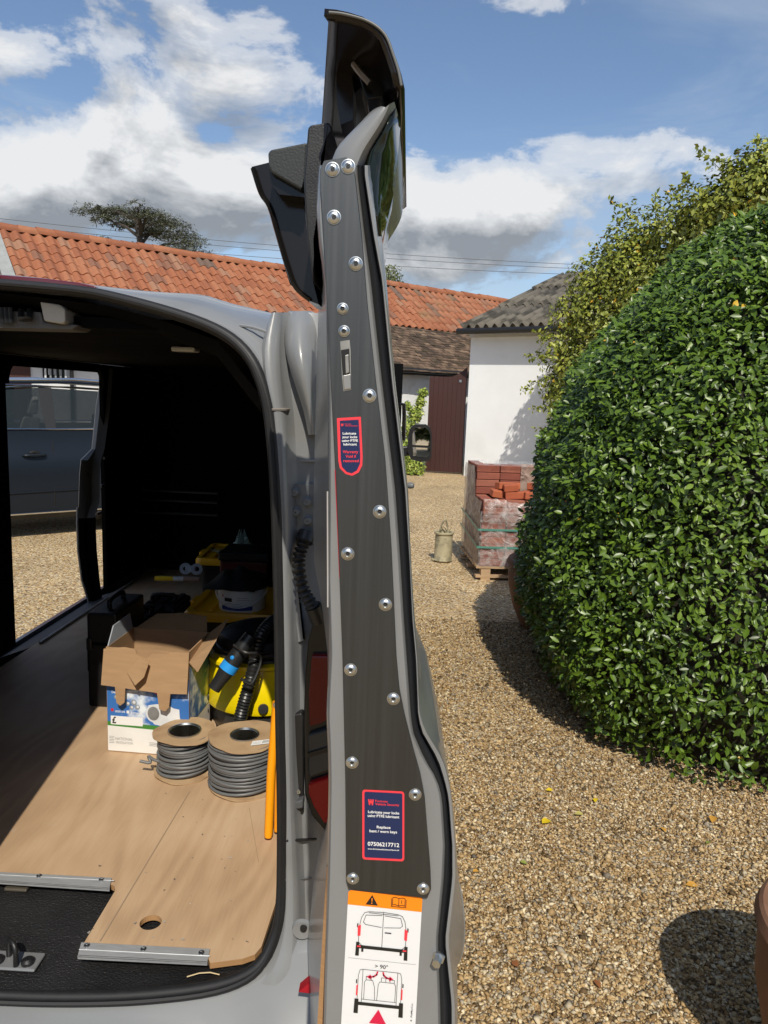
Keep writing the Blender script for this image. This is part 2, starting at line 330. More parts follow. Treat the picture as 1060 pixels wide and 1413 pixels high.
# ------------------------------------------------------------------ long barn with the orange roof
def barn():
    d = np.array([.786, .619, 0.]); d /= np.linalg.norm(d); nrm = np.array([d[1], -d[0], 0])       # along the ridge; out of the front wall
    z0 = np.array([0, 0, 1.]); R0 = np.array([-7.80, 14.85, 4.5])                                    # ridge point at the left of the picture
    E0 = atZ(560, 507, 2.25); E0 = E0-d*((E0-R0)@d)                                                  # eaves line, same station along the ridge
    root = empty('barn', (R0[0], R0[1]-2, 0), 'long white walled barn with orange pantile roof behind the van', 'barn')
    run = E0-R0; slope = np.linalg.norm(run); dn = run/slope; up = np.cross(d, dn); up = up if up[2] > 0 else -up
    T0, T1 = -.28, 14.2
    P = lambda t, s, h=0.: R0+d*t+dn*s+up*h
    brick_white = mat('limewashed brick', (.72, .735, .745), .85, var=.06, vscale=4, bump=.5, bscale=30, col2=(.60, .58, .53), c2scale=5, c2thr=(.56, .8))
    wallp = E0-nrm*.28; Wp = lambda t, z: np.array([*(wallp+d*t)[:2], z])
    back = R0*1; bp = lambda t, z: np.array([*(wallp-nrm*5.4+d*t)[:2], z])
    def slab(name, a, b, c, e, m, thick, par): return extrude_poly(name, [a, b, c, e], thick, m, par)
    extrude_poly('wall', [Wp(-6.5, 0), Wp(T1, 0), Wp(T1, 2.3), Wp(-6.5, 2.3)], -nrm*.3, brick_white, root)
    mid = lambda t: np.array([*(R0+d*t)[:2], 4.35])
    extrude_poly('gable_wall', [Wp(T1, 0)-nrm*.32-d*.3, bp(T1, 0)-d*.3, bp(T1, 2.3)-d*.3, mid(T1)-d*.3, Wp(T1, 2.3)-nrm*.32-d*.3], d*.28, brick_white, root)
    under = mat('roof underlay', (.09, .05, .035), .9)
    rf = extrude_poly('roof', [P(-6.5, 0, -.02), P(T1, 0, -.02), P(T1, slope, -.02), P(-6.5, slope, -.02)], -up*.08, under, root)
    rb = R0-nrm*(R0-E0)@nrm
    bk = lambda t, s: R0+d*t+(np.array([-run[0], -run[1], run[2]])/slope)*s
    extrude_poly('rear_roof', [bk(-6.5, .02), bk(T1, .02), bk(T1, slope), bk(-6.5, slope)], (0, 0, -.08), mat('rear tiles', s2l(170, 84, 50), .85, var=.2, vscale=3), root)
    # pantile: an S wave in section, lipped at its lower edge
    w, g = .205, .335; prof = []
    for k in range(8):
        u = k/7; prof.append((u*w*1.06, .030*math.sin(u*2*math.pi-.5)+.018))
    TV = []; TF = []
    def loc(a, s, h): return d*a+dn*s+up*h
    for s, h in ((0, .010), (g*1.12, .028), (g*1.12, .006)):
        for a, b in prof: TV.append(loc(a, s, h+b))
    for j in range(2):
        for k in range(7): TF.append((j*8+k, j*8+k+1, (j+1)*8+k+1, (j+1)*8+k))
    mats = []
    for i, c in enumerate([(150, 92, 62), (156, 101, 71), (140, 85, 58), (148, 108, 84), (128, 88, 68), (106, 86, 74)]):
        mats.append(mat('pantile %d' % i, s2l(*c), .8, var=.10, vscale=8, col2=s2l(*[(96, 80, 64), (158, 108, 80), (124, 68, 46), (112, 102, 84), (92, 74, 60), (80, 70, 62)][i]), c2scale=4.5, c2thr=(.55, .78), bump=.2, bscale=60))
    meshes = []
    for i in range(6):
        me = bpy.data.meshes.new('tile'); me.from_pydata([tuple(v) for v in TV], [], TF); me.materials.append(mats[i]); me.polygons.foreach_set('use_smooth', [True]*len(me.polygons)); me.set_sharp_from_angle(angle=math.radians(50)); meshes.append(me)
    nrow = 6; cols = int((T1-T0)/w); near = []; far = []
    for c in range(cols):
        for r in range(nrow):
            t = T0+c*w; s = .10+r*g
            sagg = .012*math.sin(t*.9+r)+random.uniform(-.006, .006)
            (near if (c < 46 and len(near) < 276) else far).append((t+random.uniform(-.008, .008), s+random.uniform(-.012, .012)+sagg, random.uniform(0, .008), c, r))
    def pick(c, r):
        if 44 < c < 49 and r in (0, 1) or (c in (19, 20) and r == 0): return 5
        return random.choices([0, 1, 2, 3, 4], [5, 4, 3, 1.2, 1])[0]
    for t, s, h, c, r in near: link('tile', meshes[pick(c, r)], rf, P(t, s, h))
    n = len(far); TFq = TF
    cs = RNG.random(n)
    mf = mat('far pantiles', (.5, .2, .1), .8, attr='var', attr_cols=[(0, s2l(138, 84, 58)), (.35, s2l(149, 93, 64)), (.7, s2l(154, 102, 74)), (.9, s2l(140, 98, 76)), (1, s2l(108, 86, 70))], var=.1, vscale=8, col2=s2l(132, 104, 74), c2scale=1.3, c2thr=(.6, .8))
    fo = scatter('far_tiles', TV, TFq, np.tile(np.eye(3), (n, 1, 1)), [P(t, s, h) for t, s, h, c, r in far], cs, mf, rf, smooth=False); fo['kind'] = 'stuff'
    # lower courses of small mossy brown tiles
    s = .10+nrow*g-.02; pt = []
    row = 0
    while s < slope+.02:
        for k in range(int((T1-5.2)/.165)):
            pt.append((5.2+k*.165+(row % 2)*.08+random.uniform(-.01, .01), s+random.uniform(-.012, .012), random.uniform(0, .012)))
        s += .105; row += 1
    b = np.array([loc(-.08, 0, .005), loc(.08, 0, .005), loc(.08, .17, .032), loc(-.08, .17, .032), loc(.08, .17, .014), loc(-.08, .17, .014)])
    fo = scatter('brown_tiles', b, [(0, 1, 2, 3), (3, 2, 4, 5)], np.tile(np.eye(3), (len(pt), 1, 1)), [P(*q) for q in pt], RNG.random(len(pt)),
                 mat('mossy plain tiles', (.2, .13, .1), .9, attr='var', attr_cols=[(0, s2l(64, 54, 46)), (.4, s2l(92, 76, 64)), (.75, s2l(112, 92, 78)), (1, s2l(130, 110, 92))], var=.2, vscale=14, col2=s2l(70, 62, 46), c2scale=6, c2thr=(.5, .7)), rf); fo['kind'] = 'stuff'
    # ridge tiles, each its own piece
    V = []; 
    for q in (0, .36):
        for k in range(9):
            a = math.radians(-20+k*27.5); V.append(d*q+nrm*(.13*math.cos(a))*1.0+z0*(.11*math.sin(a)+(.0 if q == 0 else -.012)))
    Fr = [(k, k+1, 9+k+1, 9+k) for k in range(8)]+[tuple(range(9))]
    rm = []
    for i in (0, 1, 2):
        me = bpy.data.meshes.new('ridge_tile'); me.from_pydata([tuple(v) for v in V], [], Fr); me.materials.append(mats[i]); me.polygons.foreach_set('use_smooth', [True]*len(me.polygons)); me.set_sharp_from_angle(angle=math.radians(45)); rm.append(me)
    for k in range(int((T1-T0)/.33)): link('ridge_tile', random.choice(rm), rf, R0+d*(T0+k*.33)+z0*(.02+random.uniform(-.012, .012)))
    # pale mortared verge and the darker roof beyond it
    lead = mat('lead flashing', s2l(150, 152, 150), .7, var=.15, vscale=8)
    extrude_poly('verge_flashing', [P(-.52, -.05, .06), P(-.30, -.05, .06), P(-.30, slope, .06), P(-.52, slope, .06)], -up*.1, lead, root)
    extrude_poly('side_roof', [P(-6.5, .3, .05), P(-.54, .3, .05), P(-.54, slope, .05), P(-6.5, slope, .05)], -up*.06, mat('dark side roof', s2l(92, 70, 60), .9, var=.3, vscale=12, bump=.6, bscale=14), root)
    extrude_poly('side_gable', [P(-6.5, -.02, .02), P(-.54, -.02, .02), P(-.54, .28, .02), P(-6.5, .28, .02)], -up*.06, mats[1], root)
    # gutter and fascia
    gut = [E0+d*t+nrm*.06+z0*-.06 for t in np.linspace(-1, T1, 14)]
    tube('gutter', gut, .055, mat('black gutter', (.012, .012, .013), .4), root, 10)
    extrude_poly('fascia', [E0+d*(-1)+z0*-.15+nrm*-.05, E0+d*T1+z0*-.15+nrm*-.05, E0+d*T1+z0*-.01+nrm*-.05, E0+d*(-1)+z0*-.01+nrm*-.05], -nrm*.03, mat('dark fascia', (.03, .028, .026), .6), root)
    # door and barred window seen through the side of the van
    n0 = nrm; wp = Wp(0, 0)
    def onwall(px, py): return atP(px, py, wp, nrm)
    def panel(name, x0, y0, x1, y1, m, proud, th, par):
        a = onwall(x0, y0); b = onwall(x1, y0); c = onwall(x1, y1); e = onwall(x0, y1)
        zt, zb = max(a[2], b[2]), min(c[2], e[2])
        return extrude_poly(name, [np.array([*a[:2], zb])+nrm*proud, np.array([*b[:2], zb])+nrm*proud, np.array([*b[:2], zt])+nrm*proud, np.array([*a[:2], zt])+nrm*proud], -nrm*th, m, par)
    brown = mat('brown door paint', s2l(74, 44, 32), .6, var=.1)
    dr = panel('door', -30, 492, 41, 640, brown, .03, .06, root)
    wn = panel('window', 58, 490, 90, 521, mat('window dark', (.01, .011, .012), .15), .015, .03, root)
    for k in range(5):
        x = 60+k*7; panel('bar', x, 490, x+2.2, 521, WHITE if k in (0, 4) else mat('grey bar', (.3, .31, .32), .4), .045, .03, wn)
    for k in range(3): panel('pane', 66+k*7.6, 508, 69+k*7.6, 517, mat('pale blind', (.6, .6, .58), .5), .03, .014, wn)
    pp = onwall(97, 505); tube('downpipe', [np.array([*pp[:2], .05])+nrm*.08, np.array([*pp[:2], 2.2])+nrm*.08], .035, mat('black gutter', (.012, .012, .013), .4), root)
barn()
# ------------------------------------------------------------------ white outbuilding on the right
def house():
    u = np.array([.80, -.60, 0]); b = np.array([.60, .80, 0]); z = np.array([0, 0, 1.])
    c0 = np.array([*atY(650, 470, 15.8)[:2], 0]); eave = 3.08
    root = empty('outbuilding', c0, 'whitewashed outbuilding with mossy corrugated roof behind the hedge', 'building')
    render_m = mat('white render', (.82, .84, .86), .85, var=.035, vscale=2.2, bump=.35, bscale=9, col2=(.74, .755, .76), c2scale=1.3, c2thr=(.55, .85))
    L, D, rise = 6.0, 4.2, 1.55
    extrude_poly('wall', [c0, c0+u*L, c0+u*L+z*eave, c0+z*eave], b*.3, render_m, root)
    extrude_poly('gable_wall', [c0+b*.31, c0+b*D*2, c0+b*D*2+z*eave, c0+b*D+z*(eave+rise-.05), c0+b*.31+z*(eave+.1)], u*.3, render_m, root)
    extrude_poly('wall_band', [c0+z*(eave-.22)-b*.03-u*.02, c0+u*L+z*(eave-.22)-b*.03, c0+u*L+z*(eave-.02)-b*.03, c0+z*(eave-.02)-b*.03-u*.02], b*.028, mat('grey soffit board', (.62, .63, .63), .7, var=.06), root)
    # corrugated sheets
    s = b*D+z*rise; sl = np.linalg.norm(s); s = s/sl; up = np.cross(u, s); up = up if up[2] > 0 else -up
    cm = mat('mossy corrugated sheet', s2l(106, 100, 90), .9, var=.15, vscale=4, col2=s2l(60, 57, 50), c2scale=2.2, c2thr=(.48, .62), bump=.4, bscale=25)
    st = c0-b*.32+z*(eave-.10)-u*.05; pitch = .20
    for r in range(3):
        for k in range(6):
            n = 6; rows = []
            for j in range(2):
                row = []
                for i in range(n*6+1):
                    x = (i/6)*pitch; row.append(st+u*(k*n*pitch+x)+s*(r*1.55+(0 if j == 0 else 1.62))+up*(.058*math.cos(2*math.pi*i/6)+.05+.02*r+(.015 if j == 0 else 0)))
                rows.append(row)
            grid('roof_sheet', rows, cm, root, 60, solid=.014)
    blk = mat('black gutter', (.012, .012, .013), .4)
    tube('gutter', [st+u*t-b*.03+z*-.02 for t in np.linspace(-.06, L, 12)], .062, blk, root, 10)
    ptop = st+u*.02+z*-.05
    extrude_poly('verge_board', [c0+z*(eave-.03)-u*.10, c0+b*D+z*(eave+rise-.03)-u*.10, c0+b*D+z*(eave+rise+.09)-u*.10, c0+z*(eave+.09)-u*.10], u*.03, mat('dark fascia', (.03, .028, .026), .6), root)
    return c0, u, b
HC, HU, HB = house()
# ------------------------------------------------------------------ brown gate
def gate():
    A = atZ(587, 652, 0); B = np.array([HC[0]-.02, HC[1]+.25, 0]); e = B-A; L = np.linalg.norm(e); e = e/L; nn = np.array([e[1], -e[0], 0])
    root = empty('yard_gate', A, 'tall dark brown boarded gate between barn and white outbuilding', 'gate')
    gm = mat('gate brown', s2l(58, 28, 24), .55, var=.08, vscale=3, stretch=(1, 1, .2))
    zt = lambda x: (2.06 if x < L*.55 else 2.06+.22*((x/L-.55)/.45)**1.6)
    n = 8; w = L/n
    for k in range(n):
        a, b = k*w+.0014, (k+1)*w-.0014
        extrude_poly('board', [A+e*a+[0, 0, .04], A+e*b+[0, 0, .04], A+e*b+[0, 0, zt(b)], A+e*a+[0, 0, zt(a)]], -nn*.03, gm, root)
    extrude_poly('backing', [A+e*.01+[0, 0, .05]-nn*.031, A+e*(L-.01)+[0, 0, .05]-nn*.031, A+e*(L-.01)+[0, 0, 2.03]-nn*.031, A+e*.01+[0, 0, 2.03]-nn*.031], -nn*.008, gm, root)
    for h in (.35, 1.75): extrude_poly('rail', [A+e*.02+[0, 0, h]-nn*.04, A+e*(L-.02)+[0, 0, h]-nn*.04, A+e*(L-.02)+[0, 0, h+.14]-nn*.04, A+e*.02+[0, 0, h+.14]-nn*.04], -nn*.04, gm, root)
    box('latch', tuple(A+e*(L*.83)+np.array([0, 0, 1.98])+nn*.01), (.05, .02, .05), STEEL, root)
gate()
# ------------------------------------------------------------------ overhead wires
for i, (ya, yb) in enumerate([(290, 372), (299, 377), (314, 384)]):
    a, b = Vector(atY(-260, ya-20, 34)), Vector(atY(1000, yb, 40)); P = [a.lerp(b, t)-Vector((0, 0, 1.1*4*t*(1-t)*.5)) for t in np.linspace(0, 1, 24)]
    o = tube('overhead_wire', P, .011, mat('wire', (.05, .05, .055), .6), None, 5)
    tag(o, ['topmost overhead wire crossing the sky behind the barn roof', 'middle overhead wire crossing the sky behind the barn roof', 'lowest overhead wire crossing the sky behind the barn roof'][i], 'wire', 'overhead wires behind the barn')
# ------------------------------------------------------------------ cedar and the small tree behind the barn
def cedar():
    Y = 29; base = np.array([*atY(203, 360, Y)[:2], 0]); root = empty('cedar_tree', base, 'flat topped grey green cedar tree rising behind the orange roof', 'tree')
    bark = mat('dark bark', (.05, .042, .036), .9, var=.2, vscale=6)
    top = atY(185, 290, Y); lean = [base, base*.98+top*.02+[0, 0, 3.5], np.array([top[0]+.35, Y, 6.0]), np.array([top[0]+.05, Y, top[2]-.1])]
    tube('trunk', smooth_path(lean, 6), lambda t: .30*(1-.8*t)+.02, bark, root, 8)
    pads = [(135, 287, 34, 5), (165, 293, 36, 6), (190, 284, 22, 6), (205, 296, 34, 7), (225, 305, 36, 7), (150, 302, 22, 4), (240, 318, 34, 7), (255, 332, 34, 7), (268, 346, 26, 6), (215, 320, 26, 5), (180, 310, 24, 4), (140, 333, 22, 5), (160, 342, 32, 6), (185, 344, 36, 6), (235, 345, 26, 5), (128, 345, 14, 4), (250, 350, 30, 5)]
    T = []; Nn = []
    for i, (px, py, rx, rz) in enumerate(pads):
        rx *= 1.12; rz *= 1.1
        y = Y+random.uniform(-1.6, 1.6); c = atY(px, py, y); k = y/F; m = int(70*rx)
        g = RNG.normal(0, 1, (m, 3)); g /= np.linalg.norm(g, axis=1)[:, None]; g *= RNG.random((m, 1))**.55; g[:, 2] += .5*noise3(g*rx*.03+i, 9, i)
        q = g*np.array([rx*k, rx*k*.9, rz*k*1.0]); q[:, 2] -= .16*(q[:, 0]**2+q[:, 1]**2)/(rx*k); T.append(c+q); Nn.append(np.stack([g[:, 0]*.6, g[:, 1]*.6, np.ones(m)], 1))
        trunkp = Vector((top[0]+.25, Y, c[2]-.55-.1*i % .3)); V = [trunkp, trunkp.lerp(Vector(c), .5)+Vector((0, 0, .1)), Vector(c)-Vector((0, 0, .05))]
        tube('limb', V, lambda t: .07*(1-.75*t)+.008, bark, root, 5)
    T = np.concatenate(T); Nn = np.concatenate(Nn); kk = noise3(T*np.array([1, 1, 2.2]), 2.4, 21) > -.18; T, Nn = T[kk], Nn[kk]; n = len(T); R = frames(Nn, .5)*RNG.uniform(.06, .15, (n, 1, 1))*np.array([1, .5, 1.])
    lm = mat('cedar needles', (.06, .08, .06), .7, attr='var', attr_cols=[(0, (.040, .048, .032)), (.5, (.085, .095, .062)), (1, (.14, .15, .10))], spec=.2)
    o = scatter('crown', LEAFV, LEAFF, R, T, RNG.random(n), lm, root); o['kind'] = 'stuff'
cedar()
def small_tree():
    Y = 33; c = atY(532, 392, Y); base = np.array([c[0], Y, 0]); root = empty('distant_tree', base, 'yellow green tree top peeping over the barn ridge beside the van door', 'tree')
    tube('trunk', [base, base+[0, 0, 2.5], c], lambda t: .16*(1-.7*t), mat('dark bark', (.05, .042, .036), .9), root)
    m = 2600; g = RNG.normal(0, 1, (m, 3)); g /= np.linalg.norm(g, axis=1)[:, None]; p = g*(RNG.random((m, 1))**.35)*np.array([.75, .75, .8]); p += (noise3(p, 4)*.12)[:, None]*g
    o = scatter('crown', LEAFV, LEAFF, frames(g, .6)*RNG.uniform(.07, .13, (m, 1, 1)), c+p, RNG.random(m), mat('olive leaves', (.1, .13, .04), .6, attr='var', attr_cols=[(0, (.05, .07, .02)), (1, (.16, .18, .06))]), root); o['kind'] = 'stuff'
small_tree()
def back_tree(x, y, r, zc, label):
    base = np.array([x, y, 0.]); root = empty('garden_tree', base, label, 'tree', 'garden trees behind the viewpoint'); c = np.array([x, y, zc])
    tube('trunk', [base, base+[.1, 0, zc*.5], c], lambda t: .24*(1-.6*t), mat('dark bark', (.05, .042, .036), .9), root)
    for k in range(6): a = k*1.05; tube('limb', [base+[0, 0, zc*.45], c+np.array([math.cos(a), math.sin(a), .1])*r*.6], lambda t: .09*(1-.7*t), mat('dark bark', (.05, .042, .036), .9), root, 5)
    m = 5000; g = RNG.normal(0, 1, (m, 3)); g /= np.linalg.norm(g, axis=1)[:, None]; p = g*(RNG.random((m, 1))**.35)*r; p += (noise3(p, 1.1, int(x*10) % 97)*.3*r/3)[:, None]*g
    o = scatter('crown', LEAFV, LEAFF, frames(g, .6)*RNG.uniform(.28, .5, (m, 1, 1)), c+p, RNG.random(m), mat('garden leaves', (.06, .09, .02), .55, attr='var', attr_cols=[(0, (.025, .045, .01)), (1, (.09, .13, .03))]), root); o['kind'] = 'stuff'
for q in [(-11, -13, 2.4, 3.0, 'leftmost leafy garden tree behind the viewpoint'), (-5.2, -14.5, 2.3, 2.7, 'second leafy garden tree from the left behind the viewpoint'), (.8, -13.5, 2.2, 2.6, 'middle leafy garden tree behind the viewpoint'), (6.6, -14.2, 2.3, 2.8, 'second leafy garden tree from the right behind the viewpoint'), (12.5, -11.5, 2.5, 3.1, 'rightmost leafy garden tree behind the viewpoint')]: back_tree(*q)
# ------------------------------------------------------------------ plants
HED = [(0, (.025, .046, .005)), (.35, (.060, .112, .009)), (.75, (.112, .188, .016)), (.975, (.19, .29, .045)), (1, (.50, .32, .03))]
hedge_leaf = mat('hedge leaf', (.05, .1, .02), .38, attr='var', attr_cols=HED, spec=.42, var=.1, vscale=30)
def hedge():
    cx, cy, hx, hy, zt = 3.04, 4.15, 2.30, 1.36, 2.92
    root = empty('clipped_hedge', (cx, cy, 0), 'large rounded clipped evergreen hedge with glossy dark leaves', 'hedge')
    def surf(th, q):
        # q: 0 ground .. 1 crown; th plan angle
        z = zt*np.sin(q*math.pi/2)**1.0; s = np.sqrt(np.clip(1-(z/zt)**3.4, 0, 1)); s = s*(1-.10*np.clip(1-z/.45, 0, 1)**1.5)
        c, sn = np.cos(th), np.sin(th); r = (np.abs(c)**3.6+np.abs(sn)**3.6)**(-1/3.6)
        r = np.where(True, r, r)
        return np.stack([cx+hx*s*r*c, cy+hy*s*r*sn, z], -1)
    def cloud(n, dmax):
        th = RNG.uniform(math.radians(140), math.radians(300), n); q = RNG.random(n)**.85; P = surf(th, q); e = 1e-3
        a = surf(th+e, q)-P; b = surf(th, np.minimum(q+e, 1.2))-P; nn = np.cross(a, b); nn /= np.linalg.norm(nn, axis=1)[:, None]+1e-9
        out = np.sum(nn*(P-np.array([cx, cy, 1.2])), 1); nn *= np.sign(out)[:, None]
        bul = noise3(P, 3.0, 3)*.026+noise3(P, 9, 4)*.024+noise3(P, 1.2, 8)*.03
        dep = RNG.random(n)**1.3*dmax; return P+nn*(bul-dep+.02)[:, None], nn, dep/dmax
    # solid dark core blocks see-through; the shade inside is put into its colour
    rows = []
    for j in range(14):
        th = np.linspace(0, 2*math.pi, 49)[:-1]; P = surf(th, np.full(48, min(j/13, .999))); cc = np.array([cx, cy, 0]); P[:, :2] = cc[:2]+(P[:, :2]-cc[:2])*.915; P[:, 2] *= .94; rows.append(P)
    core = grid('twig_core', rows, mat('hedge core dark', (.018, .016, .009), .95, var=.5, vscale=30, bump=1, bscale=30), root, closed=True)
    P, nn, dep = cloud(140000, .15)
    # young stray shoots
    k = P[:, 2] > .03; P, nn, dep = P[k], nn[k], dep[k]; n = len(P)
    spin = np.stack([RNG.normal(0, .6, n), RNG.normal(0, .6, n), RNG.normal(.25, .7, n)], 1)+nn*.6
    zmix = nn*.55+np.array([.05, -.38, .55]); R = frames(zmix, .42, spin); s = RNG.gamma(9, .0335/9, n).clip(.016, .06)
    R = R*np.stack([s, s*.95, s], 1)[:, None, :]
    var = np.clip(RNG.beta(2.2, 2.6, n)*.95, 0, .97); var[RNG.random(n) < .0015] = 1.0
    cp = P-OC; dist = np.linalg.norm(cp, axis=1); face = np.sum(nn*cp, 1)/dist
    sel = np.where((face < -.15) & (dep < .25) & (cp[:, 0] < .47*cp[:, 1]))[0]; sel = sel[np.argsort(dist[sel])][:290]
    keep = np.ones(n, bool); keep[sel] = False
    o = scatter('foliage', LEAF6V, LEAF6F, R[keep], P[keep], var[keep], hedge_leaf, root); o['kind'] = 'stuff'
    lm = []
    for i, c in enumerate([(.056, .102, .009), (.090, .152, .013), (.14, .215, .026)]):
        me = bpy.data.meshes.new('leaf'); me.from_pydata(LEAF6V, [], LEAF6F); me.materials.append(mat('hedge leaf %d' % i, c, .42, spec=.42, var=.12, vscale=3)); lm.append(me)
    for i in sel:
        o = bpy.data.objects.new('leaf', lm[random.randrange(3)]); C.objects.link(o); o.parent = root
        m4 = Matrix([[*R[i][0], P[i][0]-cx], [*R[i][1], P[i][1]-cy], [*R[i][2], P[i][2]], [0, 0, 0, 1]]); o.matrix_local = m4
    # stems at the foot
    for k in range(9):
        a = math.radians(180+k*12); p = Vector((cx+hx*.8*math.cos(a), cy+hy*.86*math.sin(a), 0)); tube('stem', [p, p+Vector((random.uniform(-.1, .1), -.05, .3)), p+Vector((random.uniform(-.25, .1), -.12, .75))], lambda t: .013*(1-.6*t), mat('twig bark', (.07, .055, .04), .9), root, 5)
hedge()
def climber():
    """loose yellow green shrub trained up the white wall behind the hedge"""
    Y = 12.6; root = empty('climbing_shrub', (*atY(850, 900, Y)[:2], 0), 'loose yellow green climbing shrub with small yellow flowers behind the hedge', 'shrub')
    T = []; Nn = []
    blobs = [(1050, 262, 58, 7.2), (1000, 292, 50, 7.4), (960, 308, 46, 7.8), (905, 330, 40, 8.3), (865, 348, 40, 8.6), (825, 388, 40, 8.8), (880, 385, 55, 8.4), (840, 440, 50, 8.6), (795, 435, 34, 9.0), (780, 485, 34, 9.0), (812, 505, 50, 8.8), (770, 535, 28, 9.0), (795, 565, 42, 8.8), (780, 605, 28, 9.0), (805, 625, 42, 8.8), (795, 665, 34, 8.8), (930, 400, 65, 8.0), (885, 460, 65, 8.4), (1000, 350, 70, 7.6), (1055, 236, 30, 7.2)]
    for px, py, r, y in blobs:
        y *= 1.46; c = atY(px, py, y); R = r*y/F; m = int(r*r*.95); g = RNG.normal(0, 1, (m, 3)); g /= np.linalg.norm(g, axis=1)[:, None]
        p = g*R*(RNG.random((m, 1))**.4); p += (noise3(p+c, 5, 5)*.13)[:, None]*g; T.append(c+p); Nn.append(g+[0, -.2, .5])
    for px, py, qx, qy, y in [(1000, 240, 960, 203, 7.4), (1040, 230, 1048, 186, 7.2), (1010, 240, 990, 215, 7.3), (950, 265, 945, 243, 7.6), (880, 300, 842, 276, 8.3), (850, 310, 880, 275, 8.5), (760, 500, 722, 490, 9), (760, 520, 718, 540, 9), (765, 560, 733, 565, 9), (770, 480, 735, 455, 9), (780, 600, 738, 590, 9), (935, 280, 925, 258, 7.8), (905, 300, 905, 268, 8.2)]:
        y *= 1.46; a, b = atY(px, py, y), atY(qx, qy, y-.1); mm = 48; t = RNG.random(mm)[:, None]; p = a+(b-a)*t+RNG.normal(0, .05, (mm, 3))*(1.3-t); T.append(p); Nn.append(RNG.normal(0, 1, (mm, 3))+[0, -.3, .8])
        tube('shoot', [a, (a+b)/2+[0, 0, .02], b], lambda t: .006*(1-.6*t), mat('green shoot', (.10, .12, .04), .7), root, 4)
    T = np.concatenate(T); Nn = np.concatenate(Nn); n = len(T); Nn /= np.linalg.norm(Nn, axis=1)[:, None]
    R = frames(Nn, .45)*RNG.uniform(.05, .105, (n, 1, 1)); v = RNG.beta(2.5, 2, n)*.94; v[RNG.random(n) < .006] = 1.
    o = scatter('foliage', LEAFV, LEAFF, R, T, v, mat('climber leaf', (.12, .16, .03), .45, attr='var', attr_cols=[(0, (.06, .085, .010)), (.4, (.17, .205, .022)), (.8, (.31, .33, .045)), (.95, (.42, .41, .10)), (1, (.80, .45, .03))]), root); o['kind'] = 'stuff'
    st = mat('twig bark', (.07, .055, .04), .9)
    for px, qx in [(800, 795), (860, 840), (920, 900), (780, 775)]:
        b = atY(px, 700, 12.9); b[2] = 0; tp = atY(qx, 480, 12.8); tube('stem', smooth_path([b, (b+tp)/2+[.1, 0, 0], tp], 4), lambda t: .03*(1-.6*t), st, root, 6)
climber()
def wall_plant():
    root = empty('young_wall_shrub', (*atZ(567, 655, 0)[:2], 0), 'bright yellow green shrub against the white barn wall beside the gate', 'shrub'); T = []; Nn = []
    Y = 15.6
    for px, py, r in [(570, 640, 22), (558, 622, 20), (572, 612, 20), (566, 590, 16), (574, 570, 12), (580, 555, 8), (584, 542, 6), (562, 560, 6), (570, 650, 20)]:
        c = atY(px, py, Y); R = r*Y/F; m = int(r*40); g = RNG.normal(0, 1, (m, 3)); g /= np.linalg.norm(g, axis=1)[:, None]; T.append(c+g*R*np.array([.8, .8, 1])*(RNG.random((m, 1))**.45)); Nn.append(g+[0, -.3, .4])
    T = np.concatenate(T); Nn = np.concatenate(Nn); k = T[:, 2] > .02; T, Nn = T[k], Nn[k]; n = len(T)
    o = scatter('foliage', LEAFV, LEAFF, frames(Nn, .5)*RNG.uniform(.045, .09, (n, 1, 1)), T, RNG.random(n), mat('bright leaves', (.2, .25, .04), .5, attr='var', attr_cols=[(0, (.07, .12, .015)), (.5, (.22, .30, .04)), (1, (.42, .46, .09))]), root); o['kind'] = 'stuff'
    b = atZ(567, 655, 0); tube('stem', [b, b+[.02, 0, .6], b+[.12, 0, 1.3]], .012, mat('green shoot', (.10, .12, .04), .7), root, 5)
wall_plant()
# terracotta pots
TERRA = mat('terracotta', s2l(118, 84, 62), .8, var=.14, vscale=7, col2=s2l(146, 110, 88), c2scale=5, c2thr=(.5, .8), bump=.2, bscale=40)
SOIL = mat('potting soil', (.035, .024, .016), .95, var=.4, vscale=40, bump=1, bscale=60)
def pot(loc, r, h, label):
    root = empty('terracotta_pot', loc, label, 'plant pot')
    pr = [(r*.62, 0), (r*.70, .02), (r*.86, h*.30), (r*.97, h*.60), (r*.985, h*.80), (r*.93, h*.885), (r*.93, h*.90), (r*1.0, h*.91), (r*1.03, h*.935), (r*1.0, h*.985), (r*.97, h), (r*.92, h*.985), (r*.88, h*.93), (r*.86, h*.85)]
    lathe('body', loc, pr, TERRA, root, 56, 30)
    lathe('soil', loc, [(r*.875, h*.86), (r*.5, h*.885), (.002, h*.89)], SOIL, root, 30, 60); return root
pot((1.15, 1.55, 0), .285, .46, 'large terracotta pot cut off by the right edge of the picture')
p = atZ(714, 868, 0); pot((p[0]+.28, p[1]+.10, 0), .36, .50, 'terracotta pot half hidden behind the left end of the hedge')
